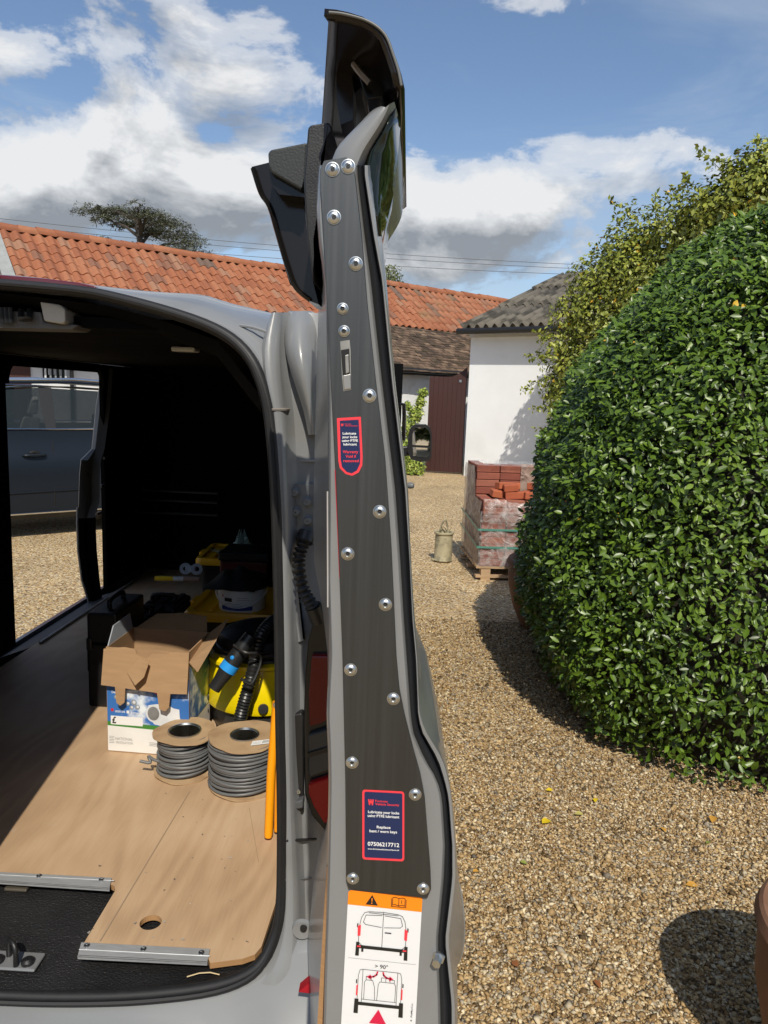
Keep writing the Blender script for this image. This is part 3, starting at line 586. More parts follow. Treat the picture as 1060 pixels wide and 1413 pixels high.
# fallen leaves
for i, (x, y, s, c) in enumerate([(748, 1137, .05, 'y'), (805, 1124, .035, 'p'), (985, 1127, .045, 'o'), (912, 1142, .03, 'o'), (718, 1189, .025, 'g'), (963, 1223, .04, 'o'), (763, 1091, .03, 'y'), (823, 1102, .03, 'y'), (981, 1162, .025, 'g'), (652, 1203, .025, 'o'), (820, 1352, .03, 'b'), (715, 1335, .03, 'b'), (662, 795, .05, 'y')]):
    col = dict(y=(.62, .45, .01), p=(.42, .36, .10), o=(.50, .26, .04), g=(.22, .26, .05), b=(.24, .09, .03))[c]; p = atZ(x, y, .012); a = random.uniform(0, 6.28)
    M = Matrix.Translation(p)@Matrix.Rotation(a, 4, 'Z')@Matrix.Rotation(random.uniform(-.25, .25), 4, 'X')@Matrix.Scale(s, 4)
    o = mesh('fallen_leaf', [M@Vector((v[0], v[1]*1.5, v[2]*2+.05)) for v in LEAF6V], LEAF6F, mat('fallen leaf '+c, col, .6), smooth=60)
    o.location = o.location
    tag(o, ['largest bright yellow fallen leaf, alone on the open gravel', 'pale yellow fallen leaf on the gravel near the hedge foot', 'orange brown leaf under the right part of the hedge', 'orange brown leaf on gravel left of the one under the hedge', 'greenish leaf on open gravel near the van door', 'orange brown leaf just above the shadow of the big pot', 'yellow leaf at the hedge foot, left of its neighbour', 'yellow leaf at the hedge foot, right of its neighbour', 'greenish leaf on gravel between the hedge and the big pot', 'orange brown leaf close beside the open van door', 'reddish brown leaf nearest the shadow of the big pot', 'reddish brown leaf low in the picture near the van door', 'yellow leaf on gravel in front of the brick pallet'][i], 'leaf', dict(y='bright yellow fallen leaves', p='pale fallen leaves', o='orange fallen leaves', g='greenish fallen leaves', b='brown fallen leaves')[c])
# ------------------------------------------------------------------ bricks on a pallet
def bricks():
    o0 = np.array([.655, 6.60, 0]); e = np.array([.996, .09, 0]); e = e/np.linalg.norm(e); f = np.array([-e[1], e[0], 0]); Rz = math.atan2(e[1], e[0])
    wood = mat('pallet wood', s2l(176, 148, 116), .85, var=.15, vscale=8, stretch=(1, 6, 6)); W_, D_ = .98, .92
    pr = empty('wooden_pallet', o0, 'pale wooden pallet under the wrapped stack of bricks', 'pallet')
    P = lambda a, b, z: tuple(o0+e*a+f*b+np.array([0, 0, z]))
    for b in (.0, .42, .84): box('bottom_board', P(W_/2, b+.05, .035), (W_, .09, .02), wood, pr, Rz)
    for a in (.09, .5, .9):
        for b in (.0, .42, .84): box('block', P(a, b+.05, .075 if b else .055), (.085, .085, .06 if b else .11), wood, pr, Rz)
    for k in range(7): box('top_board', P(W_/2, .05+k*.14, .122), (W_, .10, .02), wood, pr, Rz)
    root = empty('brick_pack', P(.5, .45, .13), 'shrink wrapped stack of red bricks with green straps on a pallet', 'bricks')
    bm_ = [mat('red brick %d' % i, s2l(*c), .85, var=.14, vscale=14, bump=.35, bscale=70) for i, c in enumerate([(142, 82, 66), (130, 72, 58), (150, 92, 74)])]
    def brickmesh(s, i):
        key = ('b', s, i)
        if key not in MATS:
            bm = bmesh.new(); bm_box(bm, (0, 0, 0), s); bmesh.ops.bevel(bm, geom=bm.edges[:], offset=.004, segments=1, affect='EDGES'); me = bpy.data.meshes.new('brick'); bm.to_mesh(me); bm.free(); me.materials.append(bm_[i]); MATS[key] = me
        return MATS[key]
    def put(a, b, z, s, rot=0, par=root):
        o = link('brick', brickmesh(s, random.randrange(3)), par, P(a+random.uniform(-.003, .003), b+random.uniform(-.004, .004), z)); o.rotation_euler.z = Rz+rot+random.uniform(-.02, .02); return o
    # lower packs: bricks on edge in blocks, alternate directions; only the outer skin is laid, around a plain brick heart
    z0 = .134
    def pack(a0, b0, z, nx, nz, depth, flip):
        for k in range(nz):
            for i in range(nx): put(a0+i*.219+.108, b0+.052, z+k*.068+.034, (.214, .102, .065))
    for i in range(4):
        for k in range(9): put(i*.222+.108+.03, .052, z0+k*.067+.033, (.216, .102, .064))
    for j in range(4):
        for k in range(9): put(.08, .102+j*.205+.105, z0+k*.067+.033, (.102, .202, .064))
    for i in range(4):
        for j in range(4): put(i*.222+.125, .102+j*.205+.105, z0+9*.067-.033, (.214, .2, .06)) if i else None
    box('heart', P(.52, .5, z0+.28), (.76, .76, .56), bm_[1], root, Rz)
    # upper tier left standing at the back and left
    for k in range(4):
        for i in range(4): put(i*.222+.138, .44, z0+9*.067+k*.068+.036, (.216, .102, .064))
        for j in range(2): put(.08, .52+.102+j*.205, z0+9*.067+k*.068+.036, (.102, .202, .064))
    box('upper_heart', P(.55, .72, z0+9*.067+.125), (.80, .40, .24), bm_[1], root, Rz)
    # wrap: thin crumpled film a few mm off the bricks
    film = bpy.data.materials.new('stretch film'); film.use_nodes = True; nt = film.node_tree; N = nt.nodes; L = nt.links; p = N['Principled BSDF']
    p.inputs['Base Color'].default_value = (.75, .74, .73, 1); p.inputs['Roughness'].default_value = .12; p.inputs['Alpha'].default_value = .30
    tc = N.new('ShaderNodeTexCoord'); nz = N.new('ShaderNodeTexNoise'); nz.inputs['Scale'].default_value = 9; nz.inputs['Detail'].default_value = 6; nz.inputs['Distortion'].default_value = 1.5; L.new(tc.outputs['Object'], nz.inputs[0]); b = N.new('ShaderNodeBump'); b.inputs['Strength'].default_value = 1; b.inputs['Distance'].default_value = .03; L.new(nz.outputs['Fac'], b.inputs['Height']); L.new(b.outputs[0], p.inputs['Normal'])
    r = N.new('ShaderNodeMapRange'); r.inputs['From Min'].default_value = .4; r.inputs['From Max'].default_value = .7; r.inputs['To Min'].default_value = .06; r.inputs['To Max'].default_value = .50; L.new(nz.outputs['Fac'], r.inputs[0]); L.new(r.outputs[0], p.inputs['Alpha'])
    film2 = film.copy(); film2.name = 'dusty film'
    for nd in film2.node_tree.nodes:
        if nd.type == 'MAP_RANGE': nd.inputs['To Min'].default_value = .55; nd.inputs['To Max'].default_value = .85
        if nd.type == 'BSDF_PRINCIPLED': nd.inputs['Base Color'].default_value = (.44, .34, .28, 1); nd.inputs['Roughness'].default_value = .3
    def sheet(name, fn, nu, nv, m): grid(name, [[fn(i/nu, j/nv) for i in range(nu+1)] for j in range(nv+1)], m, root, 180)
    jit = lambda: random.uniform(-.010, .010)
    sheet('wrap', lambda u, v: np.array(P(.01+u*.93, -.012+jit(), z0+v*.50)), 14, 10, film)
    sheet('side_wrap', lambda u, v: np.array(P(.012+jit(), u*.96, z0+v*(.59+(.27 if u > .40 else 0)))), 12, 14, film2)
    def crump(u, v):
        sag = .10*math.sin(math.pi*u); return np.array(P(.03+u*.80, -.03-.05*math.sin(math.pi*v)*random.uniform(.3, 1.3), z0+.42+v*.20-sag*(1-v)*.2+random.uniform(-.015, .015)-.08*u))
    sheet('loose_wrap', crump, 22, 9, film)
    sheet('top_wrap', lambda u, v: np.array(P(.02+u*.95, .34+v*.5, z0+.885+jit())), 12, 6, film)
    sheet('upper_wrap', lambda u, v: np.array(P(.44+u*.52, .37+jit(), z0+.62+v*.28)), 10, 6, film2)
    strap = mat('green strap', s2l(84, 140, 126), .4)
    for z in (.46, .30):
        V = [P(-.006+.0, .96, z+.05), P(-.008, -.016, z), P(.95, -.02, z)]; Vv = []; 
        for q in V: Vv += [Vector(q), Vector(q)+Vector((0, 0, .018))]
        mesh('strap', Vv, [(0, 2, 3, 1), (2, 4, 5, 3)], strap, root, solid=.002)
    om = [mat('orange brick %d' % i, s2l(*c), .85, var=.14, vscale=14, bump=.4, bscale=70) for i, c in enumerate([(176, 98, 64), (166, 88, 58)])]
    zt = z0+9*.067
    for i, (a, b, z, r) in enumerate([(.20, .20, .033, .1), (.36, .13, .033, -.15), (.30, .27, .10, .25), (.52, .22, .033, .5), (.66, .12, .033, -.05), (.58, .3, .10, .9), (.78, .26, .033, .3), (.47, .07, .035, .05), (.70, .25, .10, -.4), (.30, .14, .10, -.1), (.86, .12, .035, 1.2), (.74, .36, .12, .6)]):
        bm = bmesh.new(); bm_box(bm, (0, 0, 0), (.214*random.choice([1, 1, .6]), .102, .064)); bmesh.ops.bevel(bm, geom=bm.edges[:], offset=.005, segments=1, affect='EDGES')
        o = from_bm('brick', bm, om[i % 2]); o.location = Vector(P(a, b, zt+z)); o.rotation_euler = (random.uniform(-.12, .12), random.uniform(-.15, .15), Rz+r)
        tag(o, 'loose orange brick lying in the opened top of the wrapped brick stack', 'brick', 'loose bricks on the brick stack')
bricks()
# ------------------------------------------------------------------ weathered churn with a handle
def churn():
    p = atZ(611.5, 777, 0); p[1] += .08; root = empty('metal_churn', p, 'weathered cream cylindrical metal churn with bent handle beside the brick pallet', 'churn')
    m = mat('flaking cream paint', s2l(168, 160, 132), .7, var=.12, vscale=16, col2=s2l(118, 112, 92), c2scale=12, c2thr=(.5, .66), bump=.2)
    lathe('body', p, [(.001, .01), (.092, .01), (.098, .02), (.090, .035), (.088, .10), (.087, .24), (.086, .275), (.098, .285), (.100, .30), (.095, .305), (.078, .302), (.074, .27), (.001, .26)], m, root, 28, 40)
    hp = [p+np.array(q) for q in [(-.05, 0, .27), (-.035, -.02, .36), (.0, -.03, .43), (.02, -.02, .40), (.045, 0, .28)]]
    tube('handle', smooth_path(hp, 5), .008, m, root)
    for k in range(5): a = k*1.2; q = p+np.array([.04*math.cos(a), .04*math.sin(a), .26]); tube('stalk', [q, q+np.array([.01, 0, .05]), q+np.array([.03*math.cos(a*2), 0, .09])], .005, mat('dry stalk', s2l(150, 140, 112), .8), root, 5)
    tube('foot_lug', [p+np.array([-.09, -.02, .012]), p+np.array([-.115, -.03, .03])], .012, m, root)
churn()
# ================================================================== the van
VAN = empty('panel_van', (-.8, 2.8, 0), 'grey panel van with its narrow right rear door standing open', 'van')
def iv(y, tab): return float(np.interp(y, [t[0] for t in tab], [t[1] for t in tab]))
YR = [(380, 1.36), (430, 1.33), (500, 1.30), (700, 1.275), (1000, 1.26), (1200, 1.24), (1290, 1.21), (1340, 1.18), (1385, 1.16)]
def rr(x, y, off=0.): return atY(x, y, iv(y, YR)+off)
XL, XR, ZF = -1.66, -.045, .55                    # flanks, load floor
SEAL = [(0, 392), (60, 397), (110, 402), (150, 409), (220, 427), (280, 447), (318, 467), (343, 492), (358, 522), (369, 562), (376, 620), (381, 700), (384, 800), (386, 900), (387, 1000), (389, 1100), (389, 1200), (387, 1255), (380, 1292), (361, 1330), (330, 1352), (280, 1366), (200, 1375), (130, 1378), (60, 1378), (0, 1376)]
def van_shell():
    S3 = [Vector(rr(*p)) for p in SEAL]
    a, b = S3[0], S3[-1]
    left = [Vector((-1.05, a.y, a.z-.01)), Vector((-1.28, a.y-.02, a.z-.05)), Vector((-1.38, 1.30, 1.55)), Vector((-1.42, 1.26, 1.1)), Vector((-1.42, 1.2, .66)), Vector((-1.36, 1.17, b.z+.03)), Vector((-1.2, 1.165, b.z)), Vector((-.95, 1.16, b.z))]
    loop = smooth_path(S3, 3)+[p for p in left[::1]]
    loop = smooth_path(S3, 3)+list(reversed(smooth_path(list(reversed(left))[::-1][::-1], 2)))[::-1][::-1][::-1][::1][::-1] if False else smooth_path(S3, 3)+list(reversed(left))
    tube('door_seal', [p+Vector((0, .004, 0)) for p in loop], .0105, RUB, VAN, 10, closed=True)
    tube('seal_lip', [p+Vector((.000, -.012, 0)) for p in loop], .0045, RUB, VAN, 6, closed=True)
    # ---- rear frame round the opening: from the seal outwards
    top = [((0, 392), (0, 386), (0, 380), (0, 371)), ((60, 397), (60, 391), (60, 386), (60, 380)), ((110, 402), (112, 396), (114, 392), (112, 389)), ((150, 409), (152, 402), (148, 397), (140, 392)), ((220, 427), (222, 419), (216, 406), (187, 396)), ((280, 447), (282, 437), (272, 415), (240, 394)),
           ((318, 467), (322, 456), (315, 432), (268, 396)), ((343, 492), (349, 478), (350, 445), (290, 407)), ((358, 522), (364, 508), (371, 460), (372, 421)), ((369, 562), (376, 548), (386, 480), (385, 429))]
    rows = []
    for p in top:
        rows.append([Vector(rr(*p[0], .01)), Vector(rr(*p[1], -.002)), Vector(rr(*p[2], .02)), Vector(atY(*p[3], 1.50)), Vector(atY(*p[3], 1.50))+Vector((0, .5, .012)), Vector(atY(*p[3], 1.50))+Vector((0, 2.4, .012))])
    l0 = [r[:] for r in rows[:1]][0]; ext = [v+Vector((-.75, 0, 0)) for v in l0]; ext2 = [v+Vector((-.95, 0, -.12)) for v in l0]
    grid('roof', [ext2, ext]+rows, GREY, VAN, 40, sub=1)
    pil = []
    for y, xs in [(431, (374, 377, 381, 389)), (450, (368, 371, 378, 388)), (480, (359, 362, 374, 386)), (522, (359, 366, 378, 388)), (562, (370, 377, 385, 393)), (569, (371, 378, 386, 395)), (620, (377, 383, 390, 398)), (700, (381, 387, 393, 402)), (800, (384, 389, 396, 404)), (900, (386, 391, 398, 404)), (1000, (387, 392, 399, 405)), (1100, (389, 394, 400, 406)), (1200, (389, 395, 404, 412)), (1255, (387, 395, 405, 414)), (1300, (378, 391, 405, 414)), (1340, (352, 380, 403, 414)), (1362, (300, 360, 400, 414))]:
        pil.append([Vector(rr(xs[0], y, .012)), Vector(rr(xs[1], y, -.004)), Vector(rr(xs[2], y, 0)), Vector(rr(xs[3], y, .012)), Vector(rr(xs[3]+5, y, .045)), Vector(rr(440, y, .055)), Vector((-.10, 1.36, rr(440, y)[2]))])
    grid('pillar', pil, GREY, VAN, 35, sub=1)
    # roof shoulder and drip channel above the hinge
    sh = []
    for (xl, xr_, y, dp) in [(396, 432, 429, .05), (391, 436, 440, .02), (389, 437, 460, .01), (391, 438, 485, .0), (398, 439, 510, .0), (408, 440, 540, .005), (418, 441, 568, .012), (424, 441, 600, .02)]:
        c = []
        for k in range(7):
            t = k/6; c.append(Vector(rr(xl+(xr_-xl)*t, y, .03-.045*math.sin(math.pi*min(1, t*.9+.08))+dp)))
        sh.append([c[0]+Vector((0, .05, 0))]+c+[c[-1]+Vector((0, .08, 0))])
    grid('roof_shoulder', sh, GREY, VAN, 60, sub=1)
    # horizontal joints with sealer, spot weld dimples
    tube('sealer_bead', smooth_path([rr(372, 566, .004), rr(378, 565, -.002), rr(386, 565, .002), rr(395, 565, .014), rr(403, 565, .046), rr(428, 566, .055)], 4), .0026, mat('body sealer', s2l(128, 122, 116), .6), VAN, 6)
    tube('sealer_bead', smooth_path([rr(331, 449, .015), rr(350, 452, .012), rr(374, 460, .010)], 4), .0028, GREYIN, VAN, 6)
    tube('panel_joint', [rr(404, 635, .044), rr(438, 636, .050)], .0022, mat('joint highlight', s2l(140, 144, 148), .3), VAN, 6)
    # ---- flanks, outer roof, bulkhead, inner skin
    def sheet(name, pts, m, th=(0, 0, .02)): return extrude_poly(name, pts, th, m, VAN)
    yr = 1.36
    right = [[Vector((x, y, z)) for y in (1.36, 1.7, 3.0, 4.4, 5.0)] for x, z in ((-.14, 1.78), (-.11, 1.66), (-.08, 1.3), (-.06, .95), (XR, .6), (-.06, .38), (-.12, .25))]
    grid('right_flank', right, GREY, VAN, 40, solid=.012)
    Y0, Y1, ZB, ZT = 2.86, 3.76, .56, 1.70         # the open sliding-door hole in the left flank
    lf = []
    Yo = 4.12
    for y0, y1, z0, z1 in ((1.36, Y0, .3, 1.80), (Yo, 5.0, .3, 1.80), (Y0, Yo, .3, .52), (Y0, Yo, ZT, 1.80)):
        lf.append(extrude_poly('left_flank', [(XL, y0, z0), (XL, y1, z0), (XL, y1, z1), (XL, y0, z1)], (.02, 0, 0), GREY, VAN))
    # inner lining (dark)
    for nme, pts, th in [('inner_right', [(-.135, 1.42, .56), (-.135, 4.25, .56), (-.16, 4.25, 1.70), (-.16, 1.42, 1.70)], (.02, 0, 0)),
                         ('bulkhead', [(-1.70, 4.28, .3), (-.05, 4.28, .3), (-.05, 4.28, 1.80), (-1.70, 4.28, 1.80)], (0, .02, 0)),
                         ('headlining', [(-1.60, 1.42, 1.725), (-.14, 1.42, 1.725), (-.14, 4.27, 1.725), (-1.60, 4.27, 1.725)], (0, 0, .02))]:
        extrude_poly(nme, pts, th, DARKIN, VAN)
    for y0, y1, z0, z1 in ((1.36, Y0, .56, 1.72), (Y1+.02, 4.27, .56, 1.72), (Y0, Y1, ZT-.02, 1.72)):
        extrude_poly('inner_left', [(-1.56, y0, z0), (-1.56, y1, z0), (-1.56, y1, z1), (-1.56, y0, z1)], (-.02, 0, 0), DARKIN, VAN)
    box('header_beam', (-1.27, 1.43, 1.775), (.80, .17, .15), DARKIN, VAN)  # added block, out of view, keeps sun from leaking onto the left floor
    # cab in front of the bulkhead
    extrude_poly('cab', [(XR-.09, 5.0, .3), (XR-.09, 5.0, 1.76), (XR-.09, 5.3, 1.6), (XR-.09, 5.55, 1.1), (XR-.09, 5.9, .95), (XR-.09, 5.95, .3)], (-1.46, 0, 0), GREY, VAN, bevel=.04)
    # door hole trim: rounded black upper corners and a sill
    for (yc, sg) in ((Y0, 1), (Y1, -1)):
        P = [(-1.545, yc, ZT), (-1.545, yc, ZT-.09)]+[(-1.545, yc+sg*.09*(1-math.cos(a)), ZT-.09+.09*math.sin(a)) for a in np.linspace(0, math.pi/2, 8)]
        extrude_poly('corner_trim', P, (-.02, 0, 0), DARKIN, VAN)
    extrude_poly('door_sill', [(-1.64, Y0, .50), (-1.64, Y1, .50), (-1.50, Y1, .555), (-1.50, Y0, .555)], (0, 0, -.03), mat('dark sill', (.03, .034, .04), .5), VAN)
    tube('sill_edge', [(-1.482, 2.9, .562), (-1.478, 4.0, .562)], .006, ALU, VAN, 6)
    # the grey door jamb seen at the far side of the hole
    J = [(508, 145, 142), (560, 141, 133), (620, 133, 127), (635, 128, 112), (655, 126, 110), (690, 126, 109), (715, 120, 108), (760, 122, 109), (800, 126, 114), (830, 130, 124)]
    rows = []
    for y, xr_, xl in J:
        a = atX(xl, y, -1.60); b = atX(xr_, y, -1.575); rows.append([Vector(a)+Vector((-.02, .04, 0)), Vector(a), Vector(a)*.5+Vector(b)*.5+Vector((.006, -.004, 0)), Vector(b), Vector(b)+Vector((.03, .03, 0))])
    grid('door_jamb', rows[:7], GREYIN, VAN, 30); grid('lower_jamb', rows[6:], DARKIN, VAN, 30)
    tube('jamb_edge', [Vector(atX(x-1, y, -1.605)) for y, x in ((700, 108), (720, 107.5), (760, 109), (800, 114), (832, 124))], .006, GREYIN, VAN, 6)
    c = atX(118, 654, -1.592); lathe('jamb_bolt', c, [(.001, .012), (.010, .012), (.012, 0)], BLACKP, VAN, 12, axis=(1, -.6, 0))
    # ribs and rails on the dark bulkhead
    rail = mat('dull rail', (.10, .105, .12), .35, .6)
    for y in (676, 689, 706): tube('load_rail', [atY(196 if y < 700 else 178, y, 4.2), atY(300, y+5, 4.2)], .007, rail, VAN, 6)
    tube('panel_rib', smooth_path([atY(190, 540, 4.2), atY(172, 580, 4.2), atY(172, 690, 4.2)], 5), .007, DARKIN, VAN, 6)
    for (x, y) in ((146, 632), (142, 670), (136, 708)): box('lash_point', tuple(atX(x, y, -1.54)), (.01, .05, .012), rail, VAN)
    # lamp in the headlining, just lit by daylight
    c = atY(256, 481, 1.9); box('roof_lamp', (c[0], c[1], 1.715), (.06, .05, .012), mat('lamp lens', (.8, .82, .82), .2), VAN, bevel=.004)
    # header: striker plate, grey latch cover, black rail under the roof edge
    hd = []
    for x in range(-60, 361, 30):
        yy = iv(x, [(-60, 402), (0, 402), (150, 420), (220, 438), (300, 468), (360, 545)]); hd.append([Vector(atY(x, yy+2, 1.37)), Vector(atY(x, yy+14, 1.40)), Vector(atY(x, yy+20, 1.46)), Vector(atY(x, yy+24, 1.62))])
    grid('header_rail', hd, DARKIN, VAN, 40)
    prism('latch_cover', [(54, 414), (82, 420), (90, 426), (90, 445), (84, 447), (60, 443)], 1.385, 1.46, mat('pale latch cover', s2l(176, 174, 168), .5), VAN, bevel=.004)
    prism('latch_base', [(-30, 428), (56, 430), (60, 444), (108, 448), (100, 455), (-30, 452)], 1.40, 1.47, mat('dull header', (.10, .098, .095), .5), VAN, bevel=.004)
    tube('striker', [atY(29, 428, 1.40), atY(29, 440, 1.385), atY(41, 440, 1.385), atY(41, 428, 1.40)], .006, BLACKP, VAN, 6)
    for x in (2, 8, 14): tube('latch_claw', [atY(x, 424, 1.39), atY(x+1, 446, 1.39)], .004, BLACKP, VAN, 6)
    # high brake light
    br = [Vector(atY(x, y, 1.36)) for x, y in [(-80, 372), (0, 379), (60, 384), (110, 390), (131, 395), (134, 400), (129, 404), (110, 399), (60, 391), (0, 386), (-80, 382)]]
    extrude_poly('brake_light', br, (0, .05, .004), mat('dark red lens', (.10, .004, .012), .12, coat=1), VAN, bevel=.002)
    tube('brake_light_edge', [atY(x, y, 1.357) for x, y in ((84, 393), (112, 397), (130, 400.5))], .0022, mat('red lens', (.55, .008, .015), .15, coat=1), VAN, 6)
    # bumper and lower rear panel
    lo = []
    for x, yo in [(-120, 1376), (0, 1378), (60, 1380), (130, 1380), (200, 1377), (280, 1368), (330, 1356), (365, 1336), (392, 1310), (412, 1300), (440, 1300)]:
        p = Vector(rr(x, yo, .004)); lo.append([p+Vector((0, .012, .006)), p+Vector((0, -.012, -.006)), Vector((p.x, 1.135, .515)) if x < 300 else p+Vector((0, -.03, -.05)), Vector((p.x, 1.10, .500)), Vector((p.x, 1.065, .485)), Vector((p.x, 1.05, .45)), Vector((p.x, 1.06, .28))])
    grid('bumper', lo, GREY, VAN, 35, sub=1)
    extrude_poly('bumper_reflector', [rr(412, 1369, -.05), rr(424, 1359, -.05), rr(428, 1358, -.05), rr(428, 1371, -.05)], (0, .02, 0), mat('reflector red', (.30, .006, .012), .3, spec=.3), VAN)
    lathe('tow_eye_cap', rr(417, 1283, -.004), [(.001, .002), (.008, .002), (.017, .003), (.019, -.004)], GREY, VAN, 18, axis=(0, -1, 0))
    lathe('cap_screw', rr(419, 1281, -.008), [(.001, .004), (.006, .003), (.007, -.003)], BLACKP, VAN, 12, axis=(0, -1, 0))
    tube('panel_gap', [rr(396, 1160, -.002), rr(436, 1158, .05)], .0025, RUB, VAN, 6)
    tube('panel_gap', [rr(394, 1214, -.002), rr(430, 1212, .046)], .0015, mat('grey gap', (.12, .12, .125), .5), VAN, 6)
    # hinge with four bolts, sprung rubber boot, serrated trim
    hin = prism('hinge', rrect(401, 668, 440, 737, 6), 1.312, 1.335, mat('hinge paint', s2l(96, 102, 108), .4), VAN, bevel=.003)
    for x, y in ((407, 679), (424, 692), (409, 706), (425, 718)):
        lathe('bolt', atY(x, y, 1.312), [(.001, .010), (.006, .010), (.0075, .008), (.0075, .003), (.0105, .0025), (.0105, 0)], mat('hinge paint', s2l(96, 102, 108), .4), hin, 6 if False else 14, axis=(0, -1, 0))
    P = smooth_path([atY(420, 745, 1.30), atY(412, 775, 1.28), atY(418, 812, 1.26), atY(432, 838, 1.27)], 30); V = []; Fc = []
    tube('cable_boot', P, lambda t: .0098+.0026*math.sin(t*len(P)*.95), RUB, VAN, 12)
    tube('boot_end', [atY(424, 735, 1.31), atY(420, 748, 1.30)], .016, BLACKP, VAN, 10); tube('boot_end', [atY(432, 836, 1.27), atY(440, 856, 1.28)], .015, BLACKP, VAN, 10)
    tz = [];
    for k in range(30):
        y = 792+k*3.1; x = 406+(y-792)*.105; tz += [(x+2.6, y), (x+5.2, y+1.5)]
    prism('serrated_trim', [(402, 792)]+tz+[(412, 886)], 1.300, 1.304, GREYIN, VAN)
    # tail lamp
    hs = prism('tail_lamp', [(432, 862), (440, 850), (470, 850), (470, 1150), (448, 1146), (430, 1125), (421, 1095), (419, 1000), (421, 930), (425, 885)], 1.285, 1.40, BLACKG, VAN, bevel=.004)
    rl = mat('tail lamp red', (.12, .002, .003), .2, spec=.3); rd = mat('tail lamp bright red', (.32, .006, .006), .2, spec=.3)
    prism('upper_lens', [(430, 905), (470, 905), (470, 985), (440, 1000), (427, 1003), (426, 960)], 1.272, 1.29, rl, hs, bevel=.003)
    prism('clear_lens', [(427, 1014), (470, 1000), (470, 1056), (428, 1072), (425, 1066), (425, 1018)], 1.274, 1.29, mat('smoked clear lens', (.03, .034, .04), .12, spec=.4), hs, bevel=.003)
    prism('lens_rib', [(424, 1040), (470, 1026), (470, 1032), (424, 1046)], 1.270, 1.285, BLACKG, hs)
    prism('lower_lens', [(426, 1082), (470, 1068), (470, 1140), (447, 1136), (432, 1112), (426, 1096)], 1.272, 1.29, rd, hs, bevel=.003)
    prism('lamp_bracket', [(404, 986), (416, 984), (419, 990), (419, 1124), (406, 1126), (403, 1112)], 1.285, 1.31, BLACKP, VAN, bevel=.003)
    lathe('bracket_screw', atY(412, 1092, 1.283), [(.001, .003), (.004, .003), (.0045, 0)], STEEL, VAN, 10, axis=(0, -1, 0))
    prism('bracket_step', [(403, 1108), (418, 1104), (418, 1116), (404, 1118)], 1.27, 1.30, mat('dark grey step', (.08, .083, .088), .4), VAN, bevel=.003)
    # shut left rear door (just outside the picture; its edge shades the load floor)
    ld = [[Vector((x, y-(.03 if i in (1, 2) else 0), z)) for i, x in enumerate((-1.68, -1.3, -1.0, -.845))] for z, y in ((.52, 1.12), (.8, 1.13), (1.1, 1.16), (1.4, 1.22), (1.66, 1.28), (1.80, 1.36))]
    grid('left_door', ld, GREY, VAN, 40, solid=.03)
    # wheels and the mirror on the right
    for x in (-.20, -1.52):
        for y in (1.95, 4.75):
            w = lathe('wheel', (x, y, .31), [(.02, -.09), (.20, -.09), (.29, -.095), (.31, -.07), (.31, .07), (.29, .095), (.20, .09), (.02, .09)], RUB, VAN, 32, axis=(1, 0, 0)); lathe('rim', (x+(.093 if x > -.5 else -.093), y, .31), [(.19, 0), (.17, .006), (.05, .012), (.001, .012)], STEEL, w, 24, axis=(1 if x > -.5 else -1, 0, 0))
    Ym = 4.55
    mh = prism('wing_mirror', [(563, 612), (564, 598), (567, 590), (573, 586), (588, 586), (594, 590), (596, 600), (595.5, 630), (592, 636), (580, 637), (567, 634), (562, 622)], Ym, Ym+.10, BLACKP, VAN, bevel=.012)
    prism('mirror_glass', [(569, 613), (569.5, 599), (573, 590), (587, 590), (592, 594), (594, 602), (593.5, 615), (569.5, 614)], Ym-.004, Ym+.002, mat('mirror', (.85, .87, .88), .02, 1.), mh)
    prism('blind_spot_glass', [(569.5, 617), (593.5, 618.5), (592, 629), (588, 631.5), (570, 629)], Ym-.004, Ym+.002, mat('mirror', (.85, .87, .88), .02, 1.), mh)
    prism('mirror_arm', [(545, 617), (566, 616), (566, 629), (545, 631)], Ym+.02, Ym+.07, BLACKP, VAN, bevel=.006)
    tube('side_handle', [atY(552, 558, 4.2), atY(557.5, 558, 4.2), atY(558, 575, 4.2), atY(557, 607, 4.2), atY(552, 607, 4.2)], .012, BLACKG, VAN, 6)
    lathe('side_knob', atY(566, 670, 3.6), [(.001, .02), (.012, .018), (.016, .0), (.012, -.02), (.001, -.022)], mat('grey knob', (.14, .15, .16), .4), VAN, 14, axis=(1, -.3, 0))
    box('underbody', (-.86, 3.2, .34), (1.45, 3.9, .22), mat('underbody', (.01, .01, .01), .9), VAN)
van_shell()
